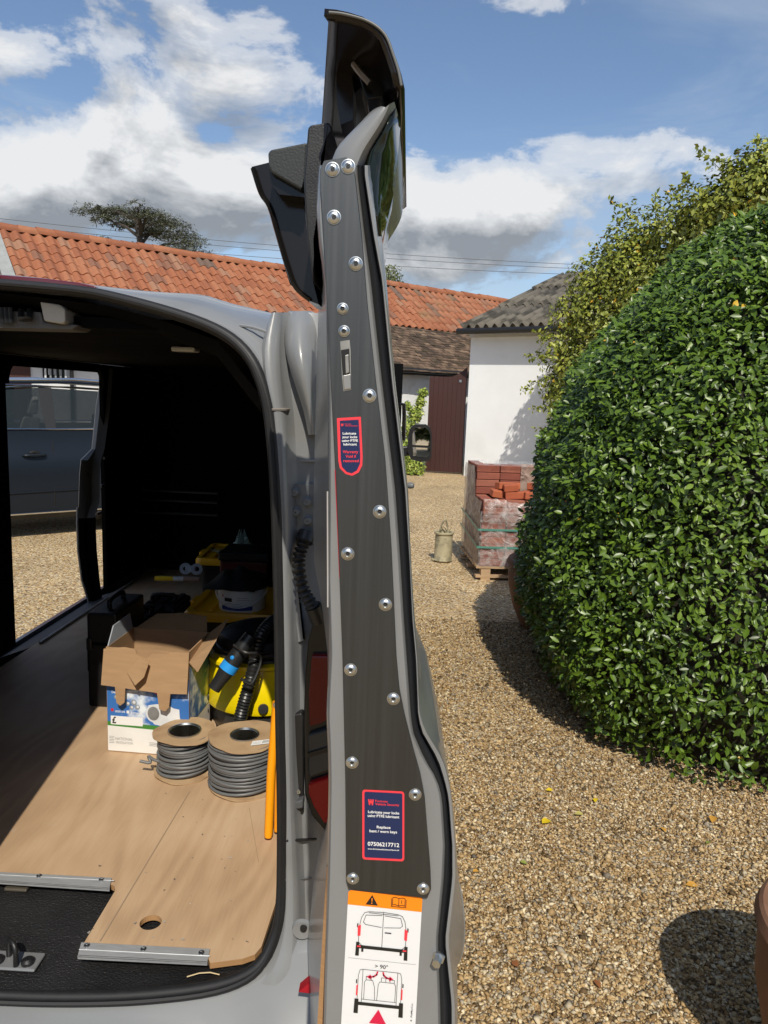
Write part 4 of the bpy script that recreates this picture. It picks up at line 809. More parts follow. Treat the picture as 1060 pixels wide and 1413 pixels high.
# ------------------------------------------------------------------ plywood load floor
def ply_mat():
    m = bpy.data.materials.new('plywood'); m.use_nodes = True; nt = m.node_tree; N = nt.nodes; L = nt.links; p = N['Principled BSDF']; p.inputs['Roughness'].default_value = .55
    tc = N.new('ShaderNodeTexCoord'); mp = N.new('ShaderNodeMapping'); mp.inputs['Scale'].default_value = (4.2, .8, 1); mp.inputs['Rotation'].default_value = (0, 0, .10); L.new(tc.outputs['Object'], mp.inputs[0])
    n1 = N.new('ShaderNodeTexNoise'); n1.inputs['Scale'].default_value = 1.2; n1.inputs['Detail'].default_value = 1.5; n1.inputs['Distortion'].default_value = .4; L.new(mp.outputs[0], n1.inputs[0])
    sn = N.new('ShaderNodeMath'); sn.operation = 'MULTIPLY'; sn.inputs[1].default_value = 60; L.new(n1.outputs['Fac'], sn.inputs[0]); s2 = N.new('ShaderNodeMath'); s2.operation = 'SINE'; L.new(sn.outputs[0], s2.inputs[0])
    n2 = N.new('ShaderNodeTexNoise'); n2.inputs['Scale'].default_value = 14; n2.inputs['Detail'].default_value = 8; L.new(mp.outputs[0], n2.inputs[0])
    mp3 = N.new('ShaderNodeMapping'); mp3.inputs['Scale'].default_value = (60, 3.5, 1); mp3.inputs['Rotation'].default_value = (0, 0, .12); L.new(tc.outputs['Object'], mp3.inputs[0]); n3 = N.new('ShaderNodeTexNoise'); n3.inputs['Scale'].default_value = 4; n3.inputs['Detail'].default_value = 4; L.new(mp3.outputs[0], n3.inputs[0])
    def add(a, b, k):
        q = N.new('ShaderNodeMath'); q.operation = 'MULTIPLY_ADD'; L.new(b, q.inputs[0]); q.inputs[1].default_value = k; L.new(a, q.inputs[2]); return q.outputs[0]
    n5 = N.new('ShaderNodeTexNoise'); n5.inputs['Scale'].default_value = 2.2; n5.inputs['Detail'].default_value = 3; L.new(tc.outputs['Object'], n5.inputs[0]); s = add(n5.outputs['Fac'], s2.outputs[0], .06); s = add(s, n3.outputs['Fac'], .22); s = add(s, n2.outputs['Fac'], .06)
    r = N.new('ShaderNodeValToRGB'); L.new(s, r.inputs[0]); el = r.color_ramp.elements; el.new(.5)
    for e, (q, c) in zip(el, [(.30, s2l(156, 126, 98)), (.62, s2l(186, 156, 124)), (.95, s2l(204, 178, 148))]): e.position = q; e.color = (*c, 1)
    # scuffs
    n4 = N.new('ShaderNodeTexNoise'); n4.inputs['Scale'].default_value = 5; n4.inputs['Detail'].default_value = 10; n4.inputs['Roughness'].default_value = .75; L.new(tc.outputs['Object'], n4.inputs[0]); r4 = N.new('ShaderNodeValToRGB'); r4.color_ramp.elements[0].position = .60; r4.color_ramp.elements[1].position = .72; r4.color_ramp.elements[1].color = (.35, .35, .35, 1); L.new(n4.outputs['Fac'], r4.inputs[0])
    mx = N.new('ShaderNodeMix'); mx.data_type = 'RGBA'; L.new(r4.outputs[0], mx.inputs['Factor']); L.new(r.outputs[0], mx.inputs['A']); mx.inputs['B'].default_value = (.52, .46, .38, 1); L.new(mx.outputs['Result'], p.inputs['Base Color'])
    b = N.new('ShaderNodeBump'); b.inputs['Strength'].default_value = .25; b.inputs['Distance'].default_value = .002; L.new(n3.outputs['Fac'], b.inputs['Height']); L.new(b.outputs[0], p.inputs['Normal'])
    return m
PLY = ply_mat(); PLYE = mat('plywood edge', s2l(170, 130, 88), .8, var=.3, vscale=60, stretch=(.2, .2, 30))
ZP = .556
def floor():
    f = lambda x, y, z=ZP: Vector(atZ(x, y, z))
    holec = f(208, 1273); hr = .0215
    out = [f(0, 1210)+Vector((-.95, .0, 0)), f(0, 1210), f(152, 1220), f(158, 1223), f(159, 1229), f(110, 1311), f(287, 1321), f(290, 1329), f(335, 1323), f(352, 1317), f(361, 1306), f(382, 1241), f(385, 1195)]
    e = out[-1]; out += [Vector((-.165, 1.55, ZP)), Vector((-.15, 4.26, ZP)), Vector((-1.50, 4.26, ZP)), Vector((-1.50, out[0].y, ZP))]
    out[0] = Vector((-1.4, f(0, 1210).y-.02, ZP)); out.pop()
    out.append(Vector((-1.50, 1.75, ZP)))
    bm = bmesh.new(); vs = [bm.verts.new(v) for v in out]; hv = [bm.verts.new((holec.x+hr*math.cos(a), holec.y+hr*1.0*math.sin(a), ZP)) for a in np.linspace(0, 2*math.pi, 25)[:-1]]
    ed = [bm.edges.new((vs[i], vs[(i+1) % len(vs)])) for i in range(len(vs))]+[bm.edges.new((hv[i], hv[(i+1) % len(hv)])) for i in range(len(hv))]
    bmesh.ops.triangle_fill(bm, edges=ed, use_beauty=True, use_dissolve=False)
    top = [q for q in bm.faces]; r = bmesh.ops.extrude_face_region(bm, geom=top); 
    for v in r['geom']:
        if isinstance(v, bmesh.types.BMVert): v.co.z -= .012
    bmesh.ops.recalc_face_normals(bm, faces=bm.faces)
    for q in bm.faces: q.material_index = 0 if abs(q.normal.z) > .7 else 1
    pl = from_bm('plywood_floor', bm, [PLY, PLYE], VAN)
    # saw-cut joint between two sheets, scratches
    seam = mat('dark seam', (.32, .235, .155), .9)
    a, b = f(138, 1299, ZP+.001), f(262, 1092, ZP+.001); w = .0011
    mesh('sheet_joint', [a+Vector((-w, 0, .0006)), a+Vector((w, 0, .0006)), b+Vector((w, 0, .0006)), b+Vector((-w, 0, .0006))], [(0, 1, 2, 3)], seam, pl)
    for q in [(344, 1115, 357, 1190)]:
        a, b = f(q[0], q[1], ZP+.0016), f(q[2], q[3], ZP+.0016); w = .0006
        mesh('scratch', [a+Vector((-w, 0, 0)), a+Vector((w, 0, 0)), b+Vector((w, 0, 0)), b+Vector((-w, 0, 0))], [(0, 1, 2, 3)], mat('scratch mark', (.30, .22, .14), .9), pl)
    for nme, P, sc in [('edge_strip', [(0, 1203), (154, 1211), (151, 1226), (0, 1216)], [(54, 1209), (140, 1214)]), ('edge_strip', [(112, 1300), (290, 1309), (286, 1328), (107, 1319)], [(120, 1305), (198, 1310), (278, 1315)])]:
        z = ZP+.005; pts = [f(x, y, z) for x, y in P]
        if P[0][0] == 0: pts[0] = pts[0]+(pts[0]-pts[1]).normalized()*.6; pts[3] = pts[3]+(pts[3]-pts[2]).normalized()*.6
        st = extrude_poly(nme, pts, (0, 0, -.004), ALU, pl, bevel=.001)
        n = pts[2]-pts[1]; lip = [pts[3], pts[2], pts[2]+Vector((0, 0, -.007)), pts[3]+Vector((0, 0, -.007))]
        extrude_poly('strip_lip', lip, (0, .002, 0), ALU, st)
        d0 = (pts[1]-pts[0]).normalized(); mid = (pts[3]-pts[0])*.55
        tube('strip_groove', [pts[0]+mid+Vector((0, 0, .0002)), pts[1]+mid*1.0+Vector((0, 0, .0002))], .0012, ALU, st, 6)
        for x, y in sc: lathe('screw', f(x, y, z), [(.006, .0005), (.0055, .002), (.002, .0028), (.0015, .0015), (.0005, .0012)], STEEL, st, 14)
    # black moulded liner under it
    lin = mat('black liner', (.017, .017, .018), .36, var=.25, vscale=9, bump=1, bscale=230)
    seal = [Vector(rr(x, y)) for x, y in SEAL if y > 1200]
    rows = []
    pts = [(0, 1374), (60, 1376), (130, 1376), (200, 1373), (280, 1363), (328, 1348), (357, 1328), (376, 1291), (384, 1254), (386, 1200)]
    P3 = [Vector(rr(x, y)) for x, y in pts]; P3 = [P3[0]+Vector((-.8, 0, 0)), P3[0]+Vector((-.3, 0, 0))]+P3
    for p in P3:
        inn = Vector((p.x*.85-.09 if p.x > -.33 else p.x-.0, 1.75 if p.x < -.33 else max(1.65, p.y+.4), .535))
        rows.append([p+Vector((0, .0, -.004)), p+Vector((-.004 if p.x > -.3 else 0, .012, -.004)), p.lerp(inn, .12)*1+Vector((0, 0, 0)), p.lerp(inn, .3), inn])
    for r in rows:
        r[2].z = .530; r[3].z = .534
    grid('floor_liner', rows, lin, VAN, 30, sub=1)
    # striker well at the centre
    wz = .527
    well = [f(0, 1232, wz)+Vector((-.25, 0, 0)), f(0, 1232, wz), f(130, 1240, wz), f(118, 1262, wz), f(90, 1312, wz), f(60, 1345, wz), f(0, 1345, wz), f(0, 1345, wz)+Vector((-.25, 0, 0))]
    box('striker_pad', tuple(f(16, 1326, .537)), (.11, .045, .006), mat('pale striker plate', (.36, .37, .38), .4, .6), VAN, bevel=.003)
    s = f(18, 1326, .54); tube('floor_striker', smooth_path([s+Vector((-.014, .012, 0)), s+Vector((-.012, .01, .034)), s+Vector((.0, 0, .040)), s+Vector((.010, -.008, .03)), s+Vector((.012, -.012, 0))], 4), .005, BLACKP, VAN, 8)
    for dxx in (-.028, .03): lathe('striker_bolt', s+Vector((dxx, -.003, .0)), [(.012, 0), (.012, .006), (.007, .010), (.001, .010)], BLACKP, VAN, 14)
    box('lashing_ring', tuple(f(24, 1225, .54)), (.05, .02, .008), mat('dull brass ring', (.25, .22, .17), .4, .8), VAN, bevel=.003)
    V, Fc = tube_vf([f(258, 1348, .546), f(275, 1343, .55), f(290, 1342, .552), f(303, 1345, .548)], .0012, 5)
    mesh('wood_splinter', V, Fc, mat('splinter', s2l(200, 180, 140), .7), VAN)
    # chips and dust on the boards
    T = []; 
    for k in range(46):
        x = random.uniform(40, 370); y = random.uniform(1090, 1300)
        if x < 160-(y-1090)*.25: continue
        T.append(f(x, y, ZP+.0018))
    n = len(T); R = frames(np.tile([0, 0, 1.], (n, 1)), .2)*RNG.uniform(.0012, .0042, (n, 1, 1))
    o = scatter('sawdust_chips', [(-1, -.5, 0), (1, -.3, .3), (.6, .7, 0), (-.8, .4, .3)], [(0, 1, 2, 3)], R, T, RNG.random(n), mat('chips', (.2, .15, .1), .8, attr='var', attr_cols=[(0, (.05, .045, .04)), (.5, (.16, .15, .14)), (.9, (.5, .45, .38)), (1, (.7, .68, .62))]), VAN); o['kind'] = 'stuff'
floor()
# ------------------------------------------------------------------ the open right rear door, seen on its free edge
Y0D = .70
def rear_door():
    D = lambda x, y, Y=Y0D: Vector(atY(x, y, Y))
    L0 = [(180, 452), (200, 446), (215, 442), (250, 439), (291, 437), (340, 441), (372, 446), (400, 449), (470, 451), (546, 453), (640, 453), (720, 453), (800, 452), (905, 455), (960, 452), (988, 451), (1030, 453), (1077, 454), (1142, 453), (1200, 452), (1300, 449), (1413, 446), (1700, 440)]
    SL = [(240, 493), (327, 503), (386, 511), (529, 527), (677, 545), (773, 552), (855, 557), (910, 561), (962, 565), (990, 567), (1011, 570), (1047, 585), (1075, 603), (1101, 610), (1167, 614), (1213, 612), (1298, 604), (1383, 607), (1700, 612)]
    SR = [(240, 502), (327, 515), (386, 526), (529, 540), (677, 558), (773, 564), (855, 568), (910, 573), (962, 575), (990, 576), (1011, 582), (1047, 603), (1075, 612), (1101, 618), (1167, 623), (1213, 623), (1298, 613), (1383, 622), (1700, 624)]
    R0 = [(240, 509), (327, 522), (386, 531), (529, 545), (677, 563), (773, 567.5), (855, 572), (910, 577), (962, 579), (990, 581), (1011, 590), (1047, 612), (1075, 620), (1101, 624), (1167, 629), (1213, 630), (1298, 620), (1383, 629), (1700, 632)]
    R1 = [(240, 520), (327, 527), (386, 533.5), (529, 546), (677, 563.5), (796, 568), (905, 577), (938, 580), (958, 588), (988, 600), (1030, 609), (1071, 618), (1125, 627), (1200, 632), (1240, 637), (1275, 641), (1315, 639), (1333, 631), (1413, 632), (1700, 634)]
    LB = [(240, 445), (380, 441), (471, 438), (627, 434), (719, 432), (775, 433), (839, 445), (901, 452), (1110, 455), (1142, 450), (1175, 440), (1213, 433), (1298, 425), (1383, 427), (1700, 432)]
    ys = list(range(228, 1700, 14)); rows = []
    for y in ys:
        l, sl, sr_, r0, r1, lb = (iv(y, t) for t in (L0, SL, SR, R0, R1, LB)); back = D(lb, y, 1.17); a1 = D(r1, y, .76)
        wdt = sr_-sl
        rows.append([back, D(l-.6, y, .725), D(l, y, .712), D(l+2.2, y, .702), D(l+4, y, .700), D(sl-3, y, .700), D(sl, y, .703), D(sl+wdt*.18, y, .716), D(sl+wdt*.85, y, .718), D(sr_, y, .705), D(sr_+1.5, y, .700), D(r0-1.5, y, .700), D(r0, y, .706), a1, Vector((a1.x-.004, .95, a1.z)), Vector((a1.x-.035, 1.20, a1.z))])
    door = grid('rear_door', rows, GREY, VAN, 38)
    # black weather strip lying in the channel
    V = []; Fc = []; prev = None
    prof = [(-.1, .710), (.15, .703), (.45, .698), (.7, .702), (.78, .708), (.95, .706), (1.05, .712)]
    rows = [[D(iv(y, SL)+(iv(y, SR)-iv(y, SL))*u, y, Yp) for u, Yp in prof] for y in ys]
    grid('weather_strip', rows, mat('weather strip rubber', (.020, .022, .026), .35), door, 60)
    # upper end of the frame, bending over to the outside under the spoiler
    fr = [[(442, 222), (448, 196), (462, 180), (490, 155), (501, 141), (512, 136), (522, 134)], [(468, 226), (474, 208), (486, 194), (506, 172), (520, 157), (526, 152), (529, 150)], [(494, 232), (500, 216), (507, 202), (519, 184), (527, 168), (532, 158), (535, 148)], [(504, 234), (507, 222), (512, 206), (524, 184), (540, 160), (549, 138), (553, 122)]]
    rows = [[D(x, y, .700+(.0 if 0 < i < 3 else .012)) for x, y in c] for i, c in enumerate(fr)]
    rows = [[p+Vector((0, .35, 0)) for p in rows[0]]]+rows+[[p+Vector((0, .35, -.02)) for p in rows[-1]]]
    grid('upper_frame', rows, GREY, door, 45, sub=1)
    # outer window glass, dark and reflective, running down the outside of the upper half
    gl = [(553, 122), (551, 170), (547, 215), (541, 268), (533, 302), (526, 326)]; gi = [(540, 160), (528, 185), (512, 208), (506, 235), (514, 285), (523, 326)]
    gm = mat('tinted door glass', (.006, .010, .007), .05, spec=.4)
    rows = [[D(*a, .712), D((a[0]+b[0])/2, (a[1]+b[1])/2, .74), D(*b, .775), Vector((D(*b, .775).x-.02, 1.15, D(*b, .775).z))] for a, b in zip(gi, gl)]
    grid('door_glass', rows, gm, door, 40, solid=.003)
    # spoiler hood over the top of the door: a curved shell running back along the door
    hood = [(454, 17), (470, 18.5), (486, 22), (505, 28), (522, 38), (534, 52), (543, 76), (550, 98), (554, 118)]
    rows = []
    for k, Yk in enumerate((.695, .705, .80, .95, 1.10)):
        t = (Yk-.695)/.405; rr_ = []
        for j, (x, y) in enumerate(hood):
            p = D(x, y, .695); p = p.copy(); p.y = Yk; u = 1-j/(len(hood)-1)
            p.x += -.058*t*u*1.0 + (-.004 if k == 0 else 0); p.z += -.012*t*(u*.6+.4); rr_.append(p)
        rows.append(rr_)
    brown = mat('gloss brown black plastic', (.012, .009, .008), .16, spec=.35)
    grid('spoiler', rows, brown, door, 50, solid=.006)
    tube('spoiler_edge', smooth_path([D(x, y, .6935) for x, y in hood], 4), .0013, mat('grey plastic edge', s2l(96, 98, 98), .4), door, 8)
    # webs inside the hood
    prism('hood_web', [(463, 60), (478, 62), (488, 120), (487, 165), (470, 172), (465, 140)], .80, .84, brown, door)
    prism('hood_pocket', [(490, 78), (520, 74), (536, 92), (541, 112), (528, 134), (506, 138), (497, 110)], .78, .86, BLACKG, door, bevel=.006)
    tube('hood_clip', smooth_path([D(488, 88, .77), D(497, 100, .765), D(510, 114, .765)], 4), .003, mat('grey clip', s2l(120, 112, 106), .4), door, 6)
    # inner trim hanging on the cabin side of the glass
    prism('trim_post', [(425, 176), (429, 172), (454, 168), (459, 178), (447, 196), (441, 212), (436, 290), (430, 330), (432, 390), (424, 330), (419, 250)], .78, 1.02, BLACKP, door, bevel=.004)
    prism('trim_box', [(370, 210), (374, 206), (424, 196), (422, 236), (416, 262), (374, 238), (371, 232)], .86, .98, mat('charcoal moulding', (.018, .022, .023), .45, bump=.1, bscale=400), door, bevel=.006)
    prism('trim_shadow_gap', [(372, 234), (417, 258), (420, 272), (385, 268), (375, 256)], .87, .97, BLACKG, door)
    prism('inner_frame', [(347, 230), (371, 224), (374, 250), (418, 268), (424, 325), (432, 388), (440, 420), (424, 414), (400, 392), (388, 352), (376, 310), (366, 272), (358, 266)], .90, .985, brown, door, bevel=.004)
    tube('frame_bead', smooth_path([D(349, 232, .895), D(360, 266, .895), D(372, 285, .895), D(384, 325, .895), D(396, 365, .895), D(408, 396, .895), D(428, 414, .895)], 4), .003, BLACKG, door, 6)
    # plywood lining on the inside of the lower half
    rows = [[D(iv(y, [(1196, 451), (1300, 444.5), (1413, 438), (1700, 426)]), y, .715), D(iv(y, [(1196, 452.5), (1300, 449), (1413, 445), (1700, 434)]), y, .712)] for y in range(1196, 1700, 20)]
    rows = [[a+Vector((.0, .4, 0)), a, b, b+Vector((0, .4, 0))] for a, b in rows]
    grid('plywood_lining', rows, PLYE, door, 30)
    # red tape and pale cut edge beside the plate
    mesh('red_tape', [D(462, 648, .6985), D(464.2, 648, .6985), D(471, 797, .6985), D(468.3, 797, .6985)], [(0, 1, 2, 3)], mat('red tape', (.55, .02, .05), .4), door)
    mesh('trim_cut_edge', [D(451, 678, .708), D(453, 678, .706), D(453.4, 838, .706), D(451.4, 838, .708)], [(0, 1, 2, 3)], mat('white cut edge', (.6, .58, .55), .7), door)
    # steel guard plate
    PL = [(222, 447), (228, 443), (240, 441), (300, 445), (380, 449.5), (546, 458), (642, 463), (796, 469), (905, 473), (1077, 477), (1218, 478), (1226, 481)]
    PR = [(217, 478), (222, 484), (238, 489.5), (327, 499.5), (420, 507), (529, 519), (633, 531.5), (752, 540), (905, 547), (950, 551), (985, 558), (1033, 570), (1068, 580), (1100, 586), (1200, 594), (1232, 595), (1239, 590)]
    pm = mat('brushed dark steel', (.100, .106, .112), .48, 1., var=.10, vscale=5, stretch=(60, 1, .5), bump=.04, bscale=60)
    rows = []
    for t in np.linspace(0, 1, 90):
        yl, yr_ = 222+(1226-222)*t, 217+(1239-217)*t; l, r = iv(yl, PL), iv(yr_, PR); a, b = D(l, yl, .6957), D(r, yr_, .6957)
        rows.append([Vector((a.x-.0002, .6985, a.z)), a, Vector((a.x+.0004, .6953, a.z)), Vector((b.x-.0004, .6953, b.z)), b, Vector((b.x+.0002, .6985, b.z))])
    rows = [[v+Vector((0, .003, 0)) for v in rows[0]]]+rows+[[v+Vector((0, .003, 0)) for v in rows[-1]]]
    grid('guard_plate', rows, pm, door, 30)
    for x, y in [(459, 234), (480.5, 230), (461, 300), (491, 364), (473, 426), (475, 457), (510, 546), (524, 706), (480, 764), (532, 834), (484, 924), (543, 964), (486, 1052), (573, 1096), (487, 1212), (584, 1226)]:
        s = .0057 if y not in (457, 426) else .0047
        lathe('rivet_bolt', D(x, y, .6955), [(s*1.12, 0), (s*1.12, .0008), (s, .0009), (s*.93, .0016), (s*.70, .0026), (s*.44, .0029), (s*.40, .0014), (.0001, .0014)], STEEL, door, 20, axis=(0, -1, 0))
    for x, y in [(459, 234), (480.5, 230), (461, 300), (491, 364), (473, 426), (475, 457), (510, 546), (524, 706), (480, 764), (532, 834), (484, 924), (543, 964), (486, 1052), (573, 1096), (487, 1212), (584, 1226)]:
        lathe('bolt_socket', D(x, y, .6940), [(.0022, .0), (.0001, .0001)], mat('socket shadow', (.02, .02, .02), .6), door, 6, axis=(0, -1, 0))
    # latch slot
    prism('latch_slot', [(469.5, 471), (482.5, 469), (484, 484), (484.5, 538), (474, 540), (472, 520)], .6948, .6955, mat('worn steel', (.42, .41, .38), .4, .9, var=.15, vscale=60), door)
    prism('slot_gap', [(470.5, 483), (482, 481), (483, 516), (473, 518)], .6942, .6948, mat('slot black', (.006, .006, .006), .5), door)
    prism('latch_bolt', [(476, 490), (481, 489), (482, 514), (477, 516)], .6930, .6942, mat('worn steel', (.42, .41, .38), .4, .9), door, bevel=.0008)
    prism('latch_tongue', [(473.5, 518), (483.5, 516), (484.5, 536), (475, 538)], .6936, .6948, mat('bright steel', (.6, .59, .56), .35, 1.), door, bevel=.0006)
    # stay bolt low on the edge, strip of black film, exterior handle bulge
    lathe('stay_bolt', D(606, 1320, .70), [(.0068, 0), (.0068, .003), (.005, .0032), (.0048, .012), (.0001, .012)], STEEL, door, 6, axis=(-.3, -1, 0), smooth=20)
    bul = [[D(x-(x-629)*u*1.0, y, .77+.05*u) for u in (0, .3, .7, 1.)] for y, x in ((1213, 632), (1232, 637), (1255, 640), (1275, 641.5), (1300, 641), (1318, 638), (1332, 631))]
    grid('outer_handle', bul, GREY, door, 60, solid=.004, sub=1)
    # ---------------- stickers
    navy = mat('navy print', s2l(26, 40, 82), .4); red = mat('red print', s2l(232, 62, 74), .4); wht = mat('white print', (.82, .82, .82), .4); blk = mat('black print', (.012, .012, .012), .5); orn = mat('orange print', s2l(252, 138, 22), .4); wl = mat('white label', (.74, .75, .77), .35)
    T = lambda Y: (lambda x, y: D(x, y, Y))
    a, b, c = T(.6951), T(.6948), T(.6945)
    flat('upper_sticker', [(465, 577), (498, 575), (500.5, 630), (500, 642), (495, 652), (486, 656.5), (477, 654), (469, 646), (467, 636)], a, red, door)
    flat('sticker_field', [(469, 580.5), (495, 579), (497.3, 630), (496.8, 640), (492.5, 649), (485.5, 653), (478.5, 651), (472, 644), (470.3, 634)], b, navy, door)
    def crenel(x, y, s): return [(x, y), (x+s*.25, y), (x+s*.25, y+s*.25), (x+s*.4, y+s*.25), (x+s*.4, y), (x+s*.6, y), (x+s*.6, y+s*.25), (x+s*.75, y+s*.25), (x+s*.75, y), (x+s, y), (x+s*.85, y+s), (x+s*.62, y+s), (x+s*.62, y+s*.7), (x+s*.38, y+s*.7), (x+s*.38, y+s), (x+s*.15, y+s)]
    flat('sticker_emblem', crenel(470.5, 584.5, 3.6), c, red, door)
    lettering('lettering', 'Fortress', c, 476, 484.5, 585.8, 1.7, red, door); lettering('lettering', 'Vehicle Security', c, 476, 493.5, 588.2, 1.7, red, door)
    for i, (s, x0, x1) in enumerate([('Lubricate', 473, 491.5), ('your locks', 472.4, 493), ('using PTFE', 472, 494), ('lubricant', 474, 492.5)]): lettering('lettering', s, c, x0, x1, 599.5+i*5.0, 3.3, wht, door, .02)
    for i, (s, x0, x1) in enumerate([('Warranty', 473, 494.5), ('Void if', 477, 491.5), ('removed', 474, 495)]): lettering('lettering', s, c, x0, x1, 625.2+i*6.2, 3.8, red, door, .02)
    k = .05
    def skew(pts): return [(x, y+(x-501)*k) for x, y in pts]
    flat('lower_sticker', skew(rrect(500, 1089.5, 558, 1186, 4)), a, red, door)
    flat('sticker_field', skew(rrect(503, 1092.3, 555.4, 1183, 2.5)), b, navy, door)
    ca = lambda x, y: D(x, y+(x-501)*k, .6945)
    flat('sticker_emblem', crenel(508, 1102.5, 8), ca, red, door)
    for s, x0, x1, y, h, m in [('Fortress', 518, 535, 1105.8, 3.0, red), ('Vehicle Security', 518, 551, 1110, 3.0, red), ('Lubricate your locks', 508, 551, 1121.5, 3.7, wht), ('using PTFE lubricant', 507.5, 551, 1126.8, 3.7, wht), ('Replace', 520, 539, 1142, 3.7, wht), ('bent / worn keys', 510, 548, 1147.8, 3.7, wht), ('07506217712', 507.5, 551, 1166.5, 5.4, wht), ('www.fortressvehiclesecurity.co.uk', 507.5, 551, 1171.8, 2.0, wht)]:
        lettering('lettering', s, ca, x0, x1, y, h, m, door, .018)
    # handling label: orange head, van pictograms
    k2 = .105
    q = lambda Y: (lambda u, v: D(481+u*1.0-v*.055, 1228+v+u*k2, Y))
    la, lb_, lc = q(.6995), q(.6992), q(.6989)
    flat('handling_label', [(0, 24)]+[(0, 3), (3, 0), (100, 0), (102, 2), (102, 24), (102, 260), (0, 260)], la, wl, door)
    flat('label_head', [(0, 20), (0, 3), (3, 0), (100, 0), (102, 2), (102, 20)], lb_, orn, door)
    flat('warning_sign', [(33, 3.5), (41.5, 17.5), (24.5, 17.5)], lc, blk, door)
    flat('warning_mark', [(32.2, 8), (33.8, 8), (33.5, 13), (32.5, 13)], q(.6987), orn, door); flat('warning_dot', [(32.2, 14.2), (33.8, 14.2), (33.8, 15.8), (32.2, 15.8)], q(.6987), orn, door)
    strokes('book_sign', [[(70, 4.5), (64, 3.5), (61.5, 4.5), (61.5, 14.5), (65, 13.5), (70, 15), (75, 13.5), (78.5, 14.5), (78.5, 4.5), (76, 3.5), (70, 4.5), (70, 15)], [(60, 6), (60, 16.5), (80, 16.5), (80, 6)], [(74, 7), (74, 11)]], .9, lc, blk, door)
    # closed van
    strokes('closed_van_outline', [[(24, 76), (17.5, 70), (17.5, 50), (20, 36), (24, 29), (30, 27), (50, 26), (70, 27), (76, 29), (80, 36), (82.5, 50), (82.5, 70), (76, 76)], [(50, 26.5), (50, 76)], [(23, 42), (26, 32), (48, 30.5)], [(77, 42), (74, 32), (52, 30.5)], [(23, 42), (26, 45), (48, 47)], [(77, 42), (74, 45), (52, 47)], [(30, 28.5), (70, 28.5)]], .7, lc, blk, door)
    flat('closed_van_bumper', [(15.5, 74), (84.5, 74), (84.5, 78.5), (15.5, 78.5)], lc, blk, door)
    for s in (0, 1):
        m = (lambda u, s=s: u if s == 0 else 100-u)
        flat('van_tyre', [(m(14.5), 70), (m(19), 70), (m(19), 89), (m(14), 89)], q(.6988), blk, door); flat('van_lamp', [(m(15.5), 48), (m(19.8), 46), (m(19.8), 61), (m(16), 62)], q(.6987), red, door); flat('van_mirror', [(m(14.5), 45), (m(16.2), 44), (m(16.2), 50), (m(14.5), 50)], lc, blk, door)
        flat('van_reflector', [(m(16), 75), (m(21), 75), (m(21), 77), (m(16), 77)], q(.6987), red, door); flat('van_exhaust', [(m(22), 78), (m(25), 78), (m(25), 83), (m(22), 83)], lc, blk, door)
    flat('van_handle', [(53, 53), (62, 53), (62, 54.6), (53, 54.6)], lc, blk, door)
    strokes('label_rule', [[(5, 93), (98, 93)]], .5, lc, mat('grey print', (.3, .3, .3), .5), door)
    lettering('lettering', '> 90°', lc, 42, 60, 103.5, 5.5, blk, door, .008)
    strokes('open_van_outline', [[(22, 155), (20, 150), (20, 116), (22, 108), (26, 107), (74, 107), (78, 108), (80, 116), (80, 150), (78, 155)], [(26, 107), (26, 152)], [(74, 107), (74, 152)], [(26, 148), (74, 148)], [(29, 148), (29, 124), (31, 121), (40, 121), (43, 130), (44, 148)], [(47, 148), (48, 126), (50, 122), (70, 122), (72, 126), (72, 148)], [(31, 121), (31, 116), (38, 116), (38, 121)], [(52, 121), (52, 116), (58, 116), (58, 121)], [(64, 121), (64, 118), (70, 118), (70, 121)]], .65, lc, blk, door)
    flat('open_van_bumper', [(17.5, 152), (82.5, 152), (82.5, 156.5), (17.5, 156.5)], lc, blk, door)
    for s in (0, 1):
        m = (lambda u, s=s: u if s == 0 else 100-u)
        flat('van_tyre', [(m(16.5), 148), (m(22), 148), (m(22), 168), (m(16), 168)], q(.6988), blk, door); flat('van_lamp', [(m(18), 130), (m(20), 128), (m(20), 143), (m(18), 144)], q(.6987), red, door); flat('van_mirror', [(m(17.2), 122), (m(18.8), 121), (m(18.8), 127), (m(17.2), 127)], lc, blk, door)
        strokes('swing_arrow', [[(m(46), 109), (m(45), 112.5), (m(41), 115.5), (m(36), 116.5)]], 2.2, q(.6986), mat('crimson print', s2l(206, 24, 70), .4), door); flat('arrow_head', [(m(37), 113), (m(31.5), 116.5), (m(37.5), 120)], q(.6986), mat('crimson print', s2l(206, 24, 70), .4), door)
    flat('floor_triangle', [(50, 160), (62, 180), (38, 180)], lc, mat('crimson print', s2l(206, 24, 70), .4), door)
    lettering('lettering', '4  PaMoCo', lambda x, y: lc(97+(y-100)*1.0, 172-(x-97)), 97, 122, 100, 2.4, blk, door, .008)
rear_door()
